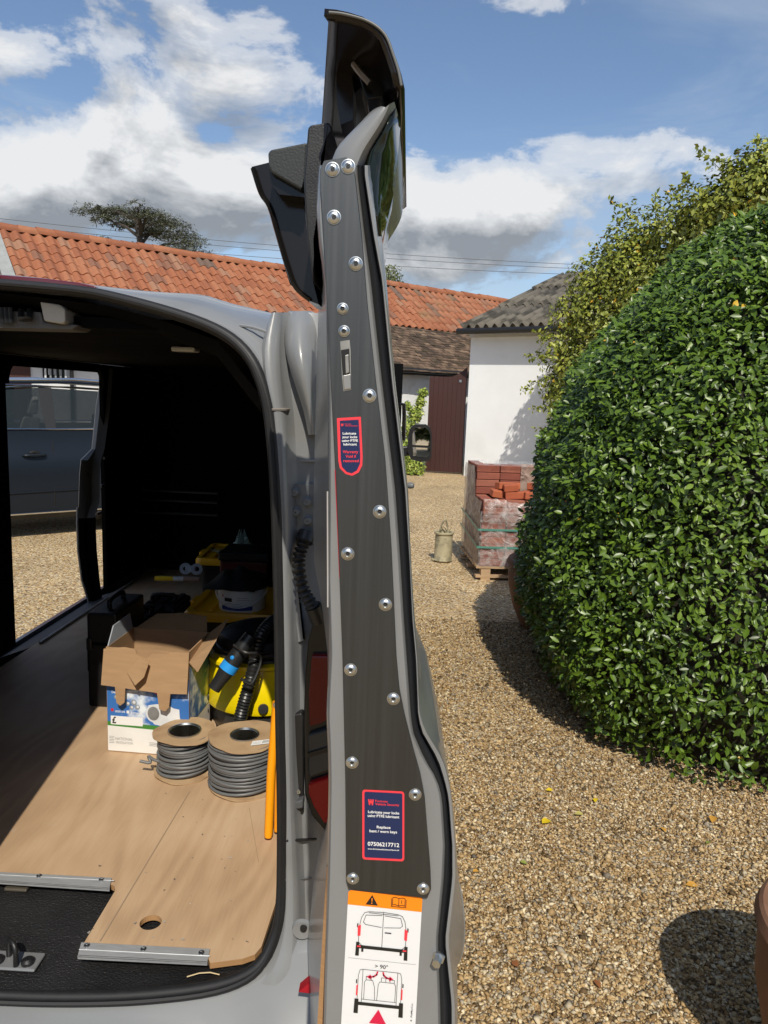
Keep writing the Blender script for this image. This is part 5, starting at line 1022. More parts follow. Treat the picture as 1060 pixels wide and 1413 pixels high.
# ================================================================== load in the van
ZL = ZP+.001
def carton():
    """tall open carton, flaps bent out, printed front"""
    A = Vector(atZ(149, 1036, ZL)); ang = math.radians(-3.0); e = Vector((math.cos(ang), math.sin(ang), 0)); f = Vector((-e.y, e.x, 0)); Wd, Dp = .245, .19
    Hh = atY(149, 893, A.y)[2]-ZL
    root = empty('cardboard_carton', A, 'open cardboard carton printed with blue sky and a white pipe on the van floor', 'carton')
    P = lambda a, b, z: A+e*a+f*b+Vector((0, 0, z))
    t = .004
    front = extrude_poly('front_panel', [P(0, 0, 0), P(Wd, 0, 0), P(Wd, 0, Hh), P(0, 0, Hh)], f*t, CARD, root)
    extrude_poly('rear_panel', [P(0, Dp, 0), P(Wd, Dp, 0), P(Wd, Dp, Hh), P(0, Dp, Hh)], f*-t, CARD, root)
    extrude_poly('left_panel', [P(0, t+.0005, 0), P(0, Dp-t-.0005, 0), P(0, Dp-t-.0005, Hh), P(0, t+.0005, Hh)], e*t, CARD, root)
    rp = extrude_poly('right_panel', [P(Wd, t+.0005, 0), P(Wd, Dp-t-.0005, 0), P(Wd, Dp-t-.0005, Hh), P(Wd, t+.0005, Hh)], e*-t, CARD, root)
    extrude_poly('bottom_panel', [P(t, t, .002), P(Wd-t, t, .002), P(Wd-t, Dp-t, .002), P(t, Dp-t, .002)], Vector((0, 0, t)), CARD, root)
    # front flap folded down outside, with two torn tongues and a curled tab
    fx = lambda px: (px-149)/(261-149)*Wd; fz = lambda py: Hh*(1036-py)/(1036-893)
    def FP(px, py, out): return P(fx(px), -out, fz(py))
    fl = [(147, 895), (175, 891), (190, 893), (192, 899), (205, 904), (213, 897), (235, 896), (236, 893), (262, 893), (262, 945), (240, 946), (238, 964), (233, 970), (225, 968), (222, 946), (179, 943), (178, 962), (172, 967), (167, 963), (165, 942), (146, 941)]
    out = lambda y: .004+.020*max(0, min(1, (y-893)/55))
    A3 = [FP(x, y, out(y)) for x, y in fl]; extrude_poly('front_flap', A3, f*.003, CARD, root)
    tab = [FP(181, 921, .02), FP(197, 902, .012), FP(213, 905, .030), FP(209, 922, .045), FP(198, 933, .050)]
    extrude_poly('torn_tab', tab, f*.003, CARD, root)
    extrude_poly('left_flap', [P(0, .01, Hh), P(0, Dp-.01, Hh), P(-.004, Dp-.02, Hh+.05), P(-.006, .06, Hh+.045)], e*.003, mat('grey print card', s2l(150, 156, 164), .7, var=.1), root)
    extrude_poly('rear_flap', [P(0.01, Dp, Hh), P(Wd-.01, Dp, Hh), P(Wd-.03, Dp+.06, Hh+.03), P(Wd*.55, Dp+.065, Hh+.035), P(.05, Dp+.06, Hh+.028)], f*.003, CARD, root)
    extrude_poly('right_flap', [P(Wd, .0, Hh-.03), P(Wd, Dp-.01, Hh), P(Wd+.065, Dp-.03, Hh+.055), P(Wd+.05, .08, Hh+.01), P(Wd+.02, .01, Hh-.06)], e*.003, CARD, root)
    # print on the front panel
    sky_m = mat('print sky', s2l(56, 112, 184), .5, col2=s2l(228, 236, 242), c2scale=16, c2thr=(.53, .66))
    Q = lambda k: (lambda px, py: P(fx(px), -.0004*k, fz(py))); a, b, c, d = Q(1), Q(2), Q(3), Q(4)
    flat('print_white', [(149.5, 1000), (261, 1003), (261, 1035), (149.5, 1035)], a, mat('white card', (.78, .78, .76), .6, var=.05), front)
    flat('print_sky', [(149.5, 930), (261, 930), (261, 997), (149.5, 994)], a, sky_m, front)
    flat('print_green', [(149.5, 994), (261, 997), (261, 1003), (149.5, 1000)], a, mat('print green', s2l(64, 130, 52), .5), front)
    flat('print_panel', rrect(154, 986, 198, 998, .5), b, mat('white print', (.82, .82, .82), .4), front)
    lettering('lettering', '3', lambda x, y: c(317-x, y), 156, 161, 996, 8.5, mat('black print', (.012, .012, .012), .5), front, .03) if False else lettering('lettering', '£', c, 156, 161.5, 996, 9, mat('black print', (.012, .012, .012), .5), front, .03)
    flat('print_red_square', rrect(154.5, 976, 158, 980, .3), b, mat('print red', s2l(206, 40, 44), .5), front); flat('print_white_square', rrect(176, 977.5, 179.5, 981.5, .3), b, mat('white print', (.82, .82, .82), .4), front)
    wp = mat('white print', (.82, .82, .82), .4)
    for s, x0, x1, y, h in [('Designed by', 156, 175, 955, 3.6), ('tension', 183, 196, 955, 3.6), ('GREEN LINE', 160, 174, 981, 2.8), ('SYSTEM 204', 182, 197, 982, 2.8)]: lettering('lettering', s, b, x0, x1, y, h, wp, front, .012)
    gp_ = mat('grey print', (.3, .3, .3), .5)
    for s, x0, x1, y, h in [('NATIONAL', 160, 184, 1019.5, 4), ('VENTILATION', 160, 184, 1024.5, 3.4)]: lettering('lettering', s, b, x0, x1, y, h, gp_, front, .005)
    strokes('print_rules', [[(151.5, 1015+k*2.2), (158, 1015+k*2.2)] for k in range(5)]+[[(207, 1020+k*2), (218, 1020+k*2)] for k in range(3)], .7, b, gp_, front)
    def ell(cx, cy, rx, ry, n=22): return [(cx+rx*math.cos(2*math.pi*i/n), cy+ry*math.sin(2*math.pi*i/n)) for i in range(n)]
    flat('print_pipe', [(206, 968), (216, 966), (232, 965), (240, 970), (248, 971), (249, 986), (243, 992), (228, 996), (214, 994), (205, 984)], b, mat('print pale pipe', (.72, .74, .76), .5, var=.12, vscale=25), front)
    flat('print_pipe_rim', ell(213, 979, 10.5, 12), c, mat('print pipe rim', (.66, .68, .70), .5), front); flat('print_pipe_bore', ell(213, 979, 8, 9.5), d, mat('print pipe bore', (.20, .20, .20), .5, var=.2, vscale=60), front)
    for x, y, r in ((162, 960, 3), (178, 968, 3), (186, 966, 4), (191, 972, 3.5), (183, 973, 3)): flat('print_fitting', ell(x, y, r, r), b, mat('print fitting', (.25, .28, .32), .5), front); flat('print_fitting_rim', ell(x+.6, y-.6, r*.55, r*.55), c, mat('print pipe rim', (.66, .68, .70), .5), front)
    flat('print_red_badge', ell(221, 948, 9, 4.5), b, mat('print red', s2l(206, 40, 44), .5), front)
    Q2 = lambda u, v: P(Wd+.0006, t+u*(Dp-2*t), v*Hh); flat('side_print', [(0, .3), (1, .3), (1, .85), (0, .85)], Q2, sky_m, rp); flat('side_white', [(0, 0), (1, 0), (1, .29), (0, .29)], Q2, mat('white card', (.78, .78, .76), .6), rp)
carton()
CAB = mat('grey cable', (.125, .129, .133), .42, var=.08, vscale=30)
def drum(c, rf, rc, h, label, tilt, cw, nl, end):
    root = empty('cable_drum', c, label, 'cable drum', 'cable drums on the van floor'); c = Vector(c); R = Matrix.Rotation(tilt, 3, 'Y')
    cardm = mat('flange card', s2l(176, 148, 114), .85, var=.10, vscale=16, col2=s2l(150, 120, 88), c2scale=14, c2thr=(.5, .75), bump=.15, bscale=90)
    for z, nm in ((.002, 'lower_flange'), (h, 'upper_flange')):
        n = 48; V = []; 
        for zz in (0, .0035):
            for rr2 in (rc*.995, rf):
                for i in range(n):
                    a = 2*math.pi*i/n; q = rr2*(1+(.02*math.sin(3*a+z*90)+.014*math.sin(8*a+2)+random.uniform(-.006, .006) if rr2 == rf else 0)); V.append(Vector((q*math.cos(a), q*math.sin(a), z+zz+(.003*math.sin(2*a+z*50) if rr2 == rf else 0))))
        Fc = []
        for i in range(n):
            j = (i+1) % n; Fc += [(n+i, n+j, j, i), (2*n+i, 2*n+j, 3*n+j, 3*n+i), (n+i, 3*n+i, 3*n+j, n+j), (i, j, 2*n+j, 2*n+i)]
        mesh(nm, [c+R@v for v in V], Fc, cardm, root, 40)
    lathe('core', c, [(rc*.99, .003), (rc*.99, h+.006), (rc*.95, h+.006), (rc*.95, .004)], mat('tin core', (.55, .53, .48), .25, 1., var=.15, vscale=12), root, 36, 40)
    lathe('core_lip', c, [(rc*.93, h+.003), (rc*.98, h+.0075), (rc*1.05, h+.007), (rc*1.06, h+.0035)], STEEL, root, 36, 40)
    # wound cable: one long helix in layers
    P = []; rw = rf*cw; k = 0
    for layer in range(2):
        for i in range(nl*28):
            a = 2*math.pi*i/28+layer; zz = .010+(h-.014)*(i/(nl*28) if layer == 0 else 1-i/(nl*28)); wob = .0022*math.sin(i*.13+layer*2)+.0016*math.sin(a*2+i*.02)
            P.append(c+Vector(((rw-layer*.010+wob)*math.cos(a), (rw-layer*.010+wob)*math.sin(a), zz+.003*math.sin(a+i*.05))))
    V, Fc = tube_vf(P, (h-.014)/nl*.50, 8); mesh('wound_cable', V, Fc, CAB, root, 80)
    lathe('cable_heart', c, [(rc, .006), (rw-.008, .006), (rw-.008, h-.003), (rc, h-.003)], CAB, root, 32, 40)
    if end:
        q = c+Vector((-rw*.86, -rw*.5, h*.36)); tube('cable_end', smooth_path([q+Vector((.02, -.01, 0)), q+Vector((-.012, -.006, .006)), q+Vector((-.03, .0, .012)), q+Vector((-.022, -.008, -.002)), q+Vector((-.05, -.012, .004))], 5), .0042, CAB, root, 8)
    else:
        T = lambda u, v: c+Vector((rf*.30+u*.055, -rf*.62+v*.026+u*.022, h+.0046)); flat('paper_label', [(0, 0), (1, 0), (1, 1), (0, 1)], T, mat('white print', (.82, .82, .82), .4), root)
        strokes('label_bars', [[(.5+.05*k, .25), (.5+.05*k, .8)] for k in range(8)]+[[(.08, .3), (.4, .3)], [(.08, .55), (.4, .55)]], .02, lambda u, v: c+Vector((rf*.30+u*.055, -rf*.62+v*.026+u*.022, h+.005)), mat('black print', (.012, .012, .012), .5), root)
c1 = atZ(255, 1062, ZL); c2 = atZ(337, 1080, ZL)
drum((c1[0], c1[1], ZL), .086, .044, .112, 'smaller drum of grey cable with wavy card flanges beside the carton', 0, .82, 11, True)
drum((c2[0], c2[1], ZL), .098, .038, .135, 'larger drum of grey cable with a paper label next to the pillar', 0, .93, 15, False)
def vacuum():
    c = Vector((-.445, 2.30, ZL)); root = empty('vacuum_cleaner', c, 'yellow and black wet and dry vacuum cleaner with coiled black hose', 'vacuum cleaner')
    blk = mat('black ABS', (.016, .017, .018), .38, var=.1, vscale=30); grey = mat('charcoal tank', (.035, .036, .038), .4)
    rim = [(.001, .0), (.135, .0), (.150, .012), (.160, .05), (.163, .085)]
    lathe('tank', c, rim, grey, root, 48, 40)
    lathe('yellow_body', c, [(.163, .0855), (.176, .088), (.180, .10), (.178, .15), (.174, .20), (.165, .225), (.150, .235), (.12, .24)], mat('vacuum yellow', s2l(246, 218, 14), .30, var=.04, coat=.3), root, 56, 35)
    lathe('band', c, [(.1665, .2255), (.178, .232), (.178, .242), (.150, .252)], mat('vacuum yellow', s2l(238, 206, 10), .30), root, 48, 35)
    lathe('head', c, [(.150, .2535), (.142, .262), (.138, .285), (.130, .30), (.10, .315), (.05, .33), (.001, .332)], blk, root, 40, 35)
    for k, a in enumerate((-2.55, -1.35, -.4)):
        q = c+Vector((.1815*math.cos(a), .1815*math.sin(a), .115)); lathe('clip', q, [(.016, 0), (.015, .006), (.001, .007)], grey, root, 16, axis=(math.cos(a), math.sin(a), .0))
        for dz in (-.045,): lathe('latch_pad', q+Vector((0, 0, dz)), [(.012, 0), (.010, .004), (.001, .004)], blk, root, 12, axis=(math.cos(a), math.sin(a), .0))
    # power cord wound round the head
    P = []
    for i in range(28*5):
        a = 2*math.pi*i/28; r = .156+.010*math.sin(i*.31)+.006*math.sin(i*.11); P.append(c+Vector((r*math.cos(a), r*math.sin(a), .258+.010*math.sin(i*.23)+.00022*i)))
    tube('power_cord', P, .0046, mat('cord black', (.02, .02, .021), .45), root, 6)
    V = smooth_path([c+Vector((.06, -.16, .285)), c+Vector((.085, -.185, .25)), c+Vector((.082, -.192, .15)), c+Vector((.09, -.19, .06)), c+Vector((.10, -.19, .03))], 6); tube('hanging_cord', V, .0045, mat('cord black', (.02, .02, .021), .45), root, 6)
    box('plug', tuple(c+Vector((.102, -.195, .035))), (.03, .03, .07), blk, root, bevel=.006)
    # ribbed hose: up from the floor, over the top and round
    H = [c+Vector(v) for v in [(-.12, -.215, .022), (-.05, -.232, .035), (-.025, -.235, .07), (-.012, -.235, .13), (.005, -.228, .20), (.018, -.205, .27), (.025, -.16, .335), (.05, -.08, .36), (.09, .0, .35)]]
    P = smooth_path(H, 24); tube('hose', P, lambda t: .0185+.0021*math.sin(t*(len(P)-1)*2*math.pi/3.2), blk, root, 14)
    # curved hand tube with the blue ring, clipped alongside
    a, b = c+Vector((-.005, -.225, .335)), c+Vector((-.088, -.262, .205)); d = (b-a).normalized(); L = (b-a).length
    lathe('hand_tube', a, [(.001, -.03), (.019, -.028), (.022, .0), (.024, L*.35), (.025, L*.48), (.024, L*.62), (.020, L*.80), (.0185, L*1.0), (.0165, L), (.001, L*.97)], blk, root, 24, 35, axis=d)
    lathe('blue_ring', a+d*(L*.52), [(.0235, -.013), (.0262, -.012), (.0262, .012), (.0235, .013)], mat('blue ring', s2l(40, 146, 226), .4), root, 24, 40, axis=d)
    lathe('blue_button', a+d*(L*.30)+Vector((-.006, -.0225, .006)), [(.006, 0), (.0055, .003), (.001, .004)], mat('blue ring', s2l(40, 146, 226), .4), root, 12, axis=(-.2, -1, .2))
    tube('hose_strap', smooth_path([a+Vector((-.03, -.02, .0)), a+Vector((.01, -.05, -.01)), a+Vector((.05, -.02, -.03)), a+Vector((.03, -.05, -.10)), a+Vector((.0, -.06, -.085))], 5), .004, mat('cord black', (.02, .02, .021), .45), root, 6)
vacuum()
def orange_bars():
    m = mat('orange plastic', s2l(246, 158, 14), .4, var=.05); b = Vector(atZ(370, 1160, ZL)); b2 = Vector(atZ(379, 1156, ZL))
    root = empty('orange_bar_pair', b, 'pair of orange plastic bars leaning upright beside the door pillar', 'bars')  # two plain orange bars standing side by side
    t = Vector(atY(382, 968, b.y+.05)); t2 = Vector(atY(386, 985, b2.y+.05))
    for nm, p, q, w in (('front_bar', b, t, .0105), ('rear_bar', b2+Vector((.004, .012, 0)), t2+Vector((.004, .012, 0)), .0085)):
        tube(nm, [p+Vector((0, 0, .008)), p.lerp(q, .05), p.lerp(q, .5)+Vector((-.003, 0, 0)), q], lambda s, w=w: w*(.8 if s < .01 else 1), m, root, 12)
    lathe('pivot', t+Vector((0, -.010, -.004)), [(.001, .004), (.006, .004), (.007, 0)], STEEL, root, 12, axis=(0, -1, 0))
orange_bars()
def tote(c, w, d, h, label, rot=0.):
    root = empty('storage_tote', c, label, 'storage box', 'black totes with yellow lids'); R = Matrix.Rotation(rot, 3, 'Z'); c = Vector(c); blk = mat('tote black', (.014, .014, .015), .5, var=.1)
    def sect(k, z): return [c+R@Vector((x*w/2*k, y*d/2*k, z)) for x, y in rrect(-1, -1, 1, 1, .16, 4)]
    grid('tub', [sect(.84, 0), sect(.86, .01), sect(.93, h-.02), sect(.95, h)], blk, root, 30, closed=True)
    extrude_poly('tub_base', sect(.84, .001), (0, 0, .004), blk, root)
    ym = mat('tote lid yellow', s2l(232, 172, 16), .42, var=.06, vscale=10)
    rows = [sect(.955, h-.012), sect(1.02, h-.012), sect(1.02, h+.010), sect(.99, h+.022), sect(.90, h+.022), sect(.88, h+.012), sect(.4, h+.012), sect(.02, h+.012)]
    grid('lid', rows, ym, root, 30, closed=True)
    for k in range(-2, 3): box('lid_rib', tuple(c+R@Vector((k*w*.16, -d*.22, h+.016))), (.014, d*.34, .010), ym, root, rot, .002)
    for sx in (-1, 1): box('lid_clip', tuple(c+R@Vector((sx*w*.515, 0, h-.005))), (.02, d*.2, .05), ym, root, rot, .004)
    return root
p = atY(245, 853, 2.62); tote((p[0]+.26, 2.85, ZL), .50, .40, p[2]-ZL-.005, 'black storage tote with yellow lid behind the vacuum, white tub on top', .02)
ZT1 = p[2]
q = atY(264, 776, 3.55); tote((q[0]+.22, 3.75, ZL), .42, .38, q[2]-ZL, 'far black storage tote with yellow lid near the dark bulkhead', .05)
def tub():
    a, b = atY(295, 853, 2.70), atY(364, 850, 2.70); r = (b[0]-a[0])/2; c = Vector(((a[0]+b[0])/2, 2.76, ZT1+.012)); root = empty('white_tub', c, 'white plastic tub with wire handle and blue label on the yellow lid', 'tub')
    h = .085; lathe('body', c, [(.001, 0), (r*.90, 0), (r*.92, .004), (r, h), (r*1.03, h), (r*1.03, h+.006)], WHITE, root, 36, 35); lathe('lid', c, [(r*1.04, h+.002), (r*1.05, h+.012), (r*.95, h+.014), (r*.93, h+.008), (.001, h+.008)], mat('dark lid', (.02, .021, .023), .45), root, 36, 35)
    hp = [c+Vector((r*1.03*math.cos(t), r*1.03*math.sin(t)-.004, h-.005-.055*math.sin(-t)**1.0)) for t in np.linspace(-math.pi+.1, -.1, 14)]; tube('wire_handle', hp, .0022, WHITE, root, 6)
    on = lambda k: (lambda u, v: c+Vector(((r*.97+k)*math.cos(-2.25+u*1.3), (r*.97+k)*math.sin(-2.25+u*1.3), .012+v*.06)))
    grid('blue_label', [[on(.003)(u/8, v) for u in range(9)] for v in (.0, .25)], mat('label blue', s2l(40, 70, 140), .5), root); grid('black_panel', [[on(.004)(.12+u/20, v) for u in range(6)] for v in (.55, .78)], mat('black print', (.012, .012, .012), .5), root)
    grid('red_mark', [[on(.004)(.02+u/60, v) for u in range(4)] for v in (.8, .95)], mat('print red', s2l(206, 40, 44), .5), root)
    strokes('label_lines', [[(.55, .8), (.85, .8)], [(.55, .66), (.9, .66)], [(.15, .4), (.6, .4)], [(.65, .3), (.7, .3)]], .025, on(.0045), mat('grey print', (.3, .3, .3), .5), root)
    bag = [[c+Vector((-.02+x*.5*r*2.0, .0+y*r*1.5, h+.015+.05*math.cos(x*1.5)*math.cos(y*1.5)*(1+.3*math.sin(9*x+4*y)))) for x in np.linspace(-1, 1, 11)] for y in np.linspace(-1, 1, 9)]
    tag(grid('dark_cloth', bag, mat('dark cloth', (.012, .013, .016), .9), None, 80), 'crumpled dark cloth lying on the lid of the white tub', 'cloth')
tub()
def cases():
    blk = mat('tool case black', (.010, .010, .011), .45, var=.15, vscale=20, bump=.2, bscale=120)
    a = Vector(atZ(122, 975, ZL)); z = atY(122, 846, a.y)[2]; root = empty('tool_case', a, 'tall black tool case standing against the left side of the carton', 'tool case')
    w, d, h = .10, .26, z-ZL; c = a+Vector((w/2, d/2, h/2)); box('shell', tuple(c), (w, d, h), blk, root, bevel=.008); box('lid_seam', tuple(c+Vector((0, -d/2-.001, h*.18))), (w*.96, .004, .008), DARKIN, root)
    for s in (-.25, .25): box('latch', tuple(c+Vector((s*w*1.6, -d/2-.004, h*.18))), (.018, .010, .04), blk, root, bevel=.003)
    tube('handle', smooth_path([c+Vector((0, -.06, h/2)), c+Vector((0, -.05, h/2+.025)), c+Vector((0, .05, h/2+.025)), c+Vector((0, .06, h/2))], 5), .008, blk, root, 8)
    spots = [(168, 845, 2.75, 'nearest low black power tool box behind the tool case'), (195, 835, 3.0, 'middle low black power tool box in the dark load bay'), (228, 828, 3.2, 'farthest low black power tool box in the dark load bay')]
    for x, y, Y, lab in spots:
        p = Vector(atY(x, y+12, Y)); root = empty('power_tool_box', (p.x, p.y, ZL), lab, 'tool box', 'low black tool boxes in the van'); h = max(.12, p.z-ZL-.02); w, d = .17, .26
        box('base', (p.x, p.y, ZL+h*.36), (w, d, h*.72), blk, root, bevel=.01); box('cover', (p.x, p.y, ZL+h*.86), (w*.96, d*.96, h*.27), blk, root, bevel=.012)
        tube('handle', smooth_path([(p.x-.05, p.y-.02, ZL+h), (p.x-.045, p.y-.02, ZL+h+.03), (p.x+.045, p.y-.02, ZL+h+.03), (p.x+.05, p.y-.02, ZL+h)], 5), .010, blk, root, 8)
        for s in (-1, 1): box('catch', (p.x+s*w*.27, p.y-d/2-.003, ZL+h*.72), (.03, .012, .04), mat('case catch', (.025, .026, .028), .35), root, bevel=.003)
        for k in range(3): box('cover_rib', (p.x+(k-1)*.05, p.y+.03, ZL+h+.004), (.02, d*.6, .008), blk, root)
    # paint brush, roller, red box and crumpled bag far inside
    p = Vector(atZ(214, 799, ZL+.06)); p = Vector(atY(214, 798, 3.6)); root = empty('paint_brush', (p.x, p.y, p.z), 'yellow handled paint brush lying in front of the far tote', 'brush')
    st = Vector((p.x+.0, p.y, p.z)); dirv = Vector((1, .1, .0)); R3 = [(0, .008), (.03, .014), (.08, .011), (.11, .010)]
    tube('handle', [st+dirv*.0, st+dirv*.03, st+dirv*.07, st+dirv*.09], lambda t: .013-.004*abs(t-.4), mat('brush yellow', s2l(226, 188, 40), .4), root, 10)
    tube('ferrule', [st+dirv*.09, st+dirv*.14], .012, mat('pale ferrule', (.55, .56, .58), .4), root, 10); tube('bristles', [st+dirv*.14, st+dirv*.20, st+dirv*.22], lambda t: .013, mat('bristle', (.30, .20, .16), .8), root, 10)
    box_p = Vector(atY(330, 800, 3.3)); rb = empty('red_box', (box_p.x, box_p.y, ZL), 'dark red plastic box beside the far yellow lidded tote', 'box'); h = atY(330, 775, 3.3)[2]-ZL
    box('case', (box_p.x+.02, 3.4, ZL+h/2), (.22, .2, h), mat('dark red plastic', (.09, .006, .008), .45), rb, bevel=.008); box('cover', (box_p.x+.02, 3.4, ZL+h+.021), (.235, .215, .04), blk, rb, bevel=.008)
    wp = Vector(atY(263, 785, 3.52)); sc = empty('plastic_reel', wp, 'pale blue and white plastic reel lying before the far tote', 'reel');  # pale plastic reel: two wheels joined by a bridge
    for dxx in (-.025, .03): lathe('wheel', wp+Vector((dxx, 0, .0)), [(.012, -.008), (.028, -.008), (.028, .008), (.012, .008), (.012, -.008)], mat('pale reel', (.40, .46, .55), .4), sc, 20, axis=(.25, -1, .3))
    box('bridge', tuple(wp), (.05, .012, .03), mat('pale reel', (.40, .46, .55), .4), sc)
    bz = Vector(atY(333, 752, 3.62)); gm = bpy.data.materials.new('clear green plastic'); gm.use_nodes = True; pb = gm.node_tree.nodes['Principled BSDF']; pb.inputs['Base Color'].default_value = (.45, .62, .58, 1); pb.inputs['Roughness'].default_value = .15; pb.inputs['Alpha'].default_value = .55
    rows = [[bz+Vector((.09*math.cos(t)*k*(1+.25*math.sin(5*t+k*7)), .07*math.sin(t)*k, (.012+.11*max(0., 1-k)**1.6)*(1+.3*math.sin(4*t+9*k))-.045)) for t in np.linspace(0, 2*math.pi, 17)[:-1]] for k in (1.5, 1.2, .9, .6, .35, .12)]
    tag(grid('plastic_bag', rows, gm, None, 40, closed=True), 'crumpled clear green plastic bag on the far yellow lid', 'bag')
cases()
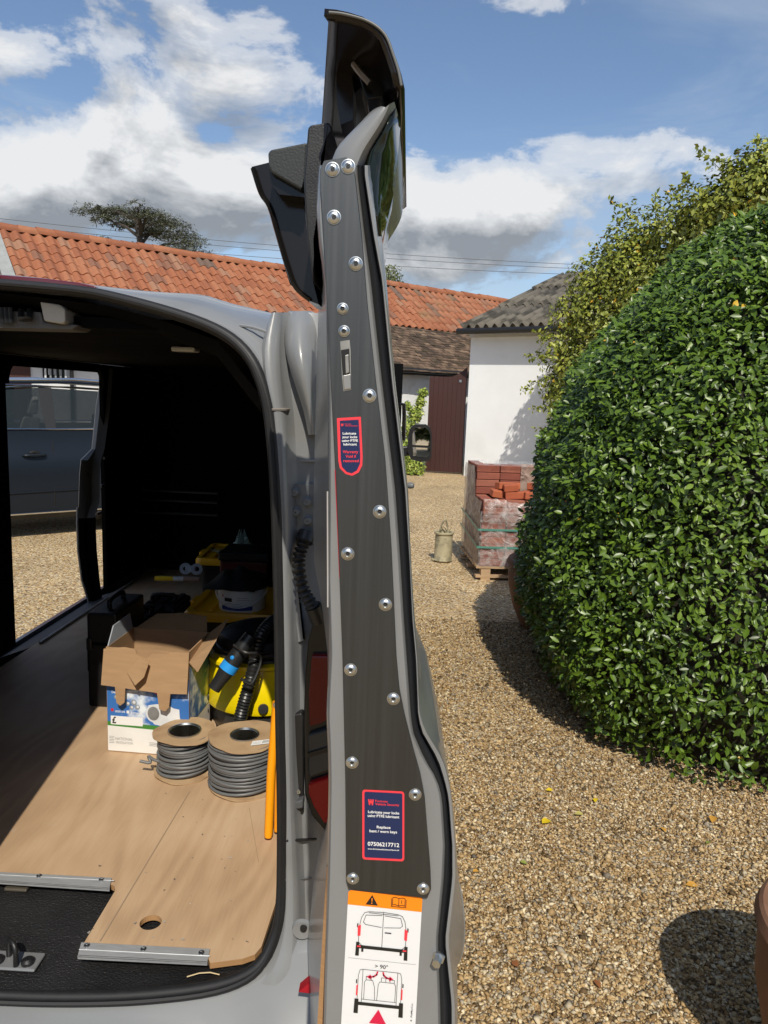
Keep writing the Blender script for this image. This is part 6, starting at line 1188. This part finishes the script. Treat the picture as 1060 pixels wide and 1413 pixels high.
# ================================================================== parked car beyond the side door
def car():
    d = Vector((.74, .67, 0)).normalized(); n = Vector((d.y, -d.x, 0)); P0 = Vector((-3.72, 7.66, 0))
    # station t = 0 at the seam between the doors (photo x = 73); front of the car towards -t
    q = Vector(atP(73, 600, P0, n)); P0 = Vector((q.x, q.y, 0)); root = empty('parked_car', P0+n*-.9, 'dark blue grey estate car parked beyond the open side door', 'car')
    zz = lambda y: atP(73, y, P0, n)[2]; tt = lambda x: (Vector(atP(x, 600, P0, n))-P0).dot(d)
    zr, zrail, zw1, zw0, zsill = zz(529), zz(533), zz(536), zz(594), zz(716)
    X = lambda t, w, z: P0+d*t-n*w+Vector((0, 0, z)); Wc = 1.84
    paint = mat('car paint', s2l(25, 32, 41), .36, .0, spec=.28); glass = mat('car glass', (.02, .026, .028), .04, spec=.3, alpha=.82); chrome = mat('car chrome', (.72, .73, .75), .12, 1.); dk = mat('car dark trim', (.012, .012, .013), .5)
    zb = zw0
    ts = [-2.35, -2.25, -1.9, -1.3, -.9, -.3, .4, 1.2, 1.8, 2.15, 2.25]
    top = [.55, .80, .98, zb-.04, zb, zb, zb, zb, zb+.02, zb-.06, .7]
    rows = []
    for t, z in zip(ts, top):
        ins = .16 if abs(t) > 2.2 else (.06 if abs(t) > 1.8 else 0); zs = zsill
        rows.append([X(t, .10+ins, zs), X(t, .035+ins, zs+.06), X(t, .01+ins, zs+.22*(z-zs)), X(t, -.012+ins, zs+.52*(z-zs)), X(t, .0+ins, zs+.72*(z-zs)), X(t, .018+ins, zs+.76*(z-zs)), X(t, .035+ins, z-.01), X(t, .06+ins, z),
                     X(t, Wc-.06-ins, z), X(t, Wc-ins, zs+.7*(z-zs)), X(t, Wc+.01-ins, zs+.5*(z-zs)), X(t, Wc-.10-ins, zs)])
    grid('body', rows, paint, root, 35)
    for r in (rows[0], rows[-1]): mesh('end_panel', r, [tuple(range(len(r)))], paint, root)
    # greenhouse
    cab = [(-1.45, zb, .06), (-.75, zr-.10, .20), (-.45, zr-.02, .23), (.3, zr+.01, .24), (1.2, zr-.02, .24), (1.75, zr-.14, .23), (2.12, zb+.02, .08)]
    rows = [[X(t, w, z), X(t, w+.10, z+.02), X(t, Wc/2, z+.035), X(t, Wc-w-.10, z+.02), X(t, Wc-w, z)] for t, z, w in cab]
    grid('roof', rows, paint, root, 40, solid=.01)
    for side in (0, 1):
        S = (lambda t, w, z, s=side: X(t, w if s == 0 else Wc-w, z))
        tw = -.08
        for nm, pts in [('front_window', [(-1.15, zb+.02), (-.62, zw1-.05), (-.07, zw1), (-.045, zb+.02)]), ('rear_window', [(.045, zb+.02), (.05, zw1), (1.05, zw1-.03), (1.22, zb+.03)]), ('quarter_window', [(1.27, zb+.03), (1.1, zw1-.03), (1.5, zw1-.09), (1.8, zb+.05)])]:
            f = lambda t, z: S(t, .055+.165*(z-zb)/(zr-zb), z)
            mesh(nm, [f(*p) for p in pts], [(0, 1, 2, 3)], glass, root)
        f = lambda t, z, o=0.: S(t, .052+.165*(z-zb)/(zr-zb)-o, z)
        mesh('door_pillar', [f(-.05, zb, .0), f(-.075, zw1+.005, .0), f(.055, zw1+.005, .0), f(.05, zb, .0)], [(0, 1, 2, 3)], dk, root)
        tube('window_chrome', [f(-1.15, zb+.01, .006), f(0, zb+.008, .006), f(1.25, zb+.02, .006), f(1.82, zb+.05, .006)], .011, chrome, root, 6)
        tube('window_chrome', [f(-1.15, zb+.03, .004), f(-.62, zw1-.03, .004), f(-.2, zw1+.012, .004), f(.3, zw1+.018, .004), f(1.1, zw1-.01, .004), f(1.55, zw1-.08, .004)], .009, chrome, root, 6)
        tube('roof_rail', [S(-.7, .25, zr-.06), S(-.6, .24, zr+.01), S(.3, .24, zr+.05), S(1.4, .24, zr+.01), S(1.55, .25, zr-.05)], .017, chrome, root, 8)
        zh = zz(628); th0, th1 = (tt(30), tt(62)) if side == 0 else (-.4, -.12)
        hd = tube('door_handle', smooth_path([S(th0, .02, zh), S(th0+.03, -.025, zh+.004), S(th1-.03, -.028, zh+.008), S(th1, .015, zh+.004)], 4), .013, paint, root, 8)
        tube('handle_recess', smooth_path([S((th0+th1)/2-.04, .002, zh+.02), S((th0+th1)/2, -.002, zh+.035), S((th0+th1)/2+.05, .002, zh+.02)], 4), .018, dk, root, 6)
        for t in (0., 1.12, -1.18): tube('door_gap', [S(t, .043, zb-.005), S(t+.0, -.002, zsill+.6*(zb-zsill)), S(t, .008, zsill+.2*(zb-zsill)), S(t-.01, .05, zsill+.05)], .005, dk, root, 5)
        tube('sill_trim', [S(-1.6, .02, zsill+.07), S(1.3, .02, zsill+.07)], .012, chrome, root, 6)
        tube('body_crease', [S(-1.7, -.002, zsill+.30*(zb-zsill)), S(1.7, -.002, zsill+.34*(zb-zsill))], .008, paint, root, 6)
        for t in (-1.45, 1.35):
            w = lathe('wheel', S(t, .10, .33), [(.02, -.11), (.22, -.11), (.31, -.115), (.335, -.09), (.335, .09), (.31, .115), (.22, .11), (.02, .11)], RUB, root, 32, axis=tuple(n if side == 0 else -n)); lathe('rim', S(t, -.018, .33), [(.22, 0), (.20, .008), (.06, .02), (.001, .02)], STEEL, w, 24, axis=tuple(n if side == 0 else -n))
    # seats seen through the glass
    for t, w in ((-.25, .42), (-.25, 1.40), (.85, .42), (.85, 1.40)):
        s = extrude_poly('seat', [X(t, w-.20, .55), X(t+.10, w-.20, zb+.12), X(t+.10, w+.20, zb+.12), X(t, w+.20, .55)], d*.10, mat('pale seat', (.32, .33, .32), .7), root, bevel=.02); extrude_poly('headrest', [X(t+.13, w-.10, zb+.15), X(t+.15, w-.10, zb+.34), X(t+.15, w+.10, zb+.34), X(t+.13, w+.10, zb+.15)], d*.07, mat('pale seat', (.32, .33, .32), .7), s, bevel=.02)
    extrude_poly('underbody', [X(-2.1, .15, .20), X(2.0, .15, .20), X(2.0, Wc-.15, .20), X(-2.1, Wc-.15, .20)], (0, 0, .12), dk, root)
    for t, m, nm in ((-2.36, mat('head lamp', (.6, .62, .64), .1), 'headlight'), (2.26, mat('red lens', (.55, .008, .015), .15, coat=1), 'tail_light')):
        for w in (.35, Wc-.35): extrude_poly(nm, [X(t, w-.16, .62), X(t, w+.16, .62), X(t, w+.16, .74), X(t, w-.16, .74)], d*.03, m, root)
car()
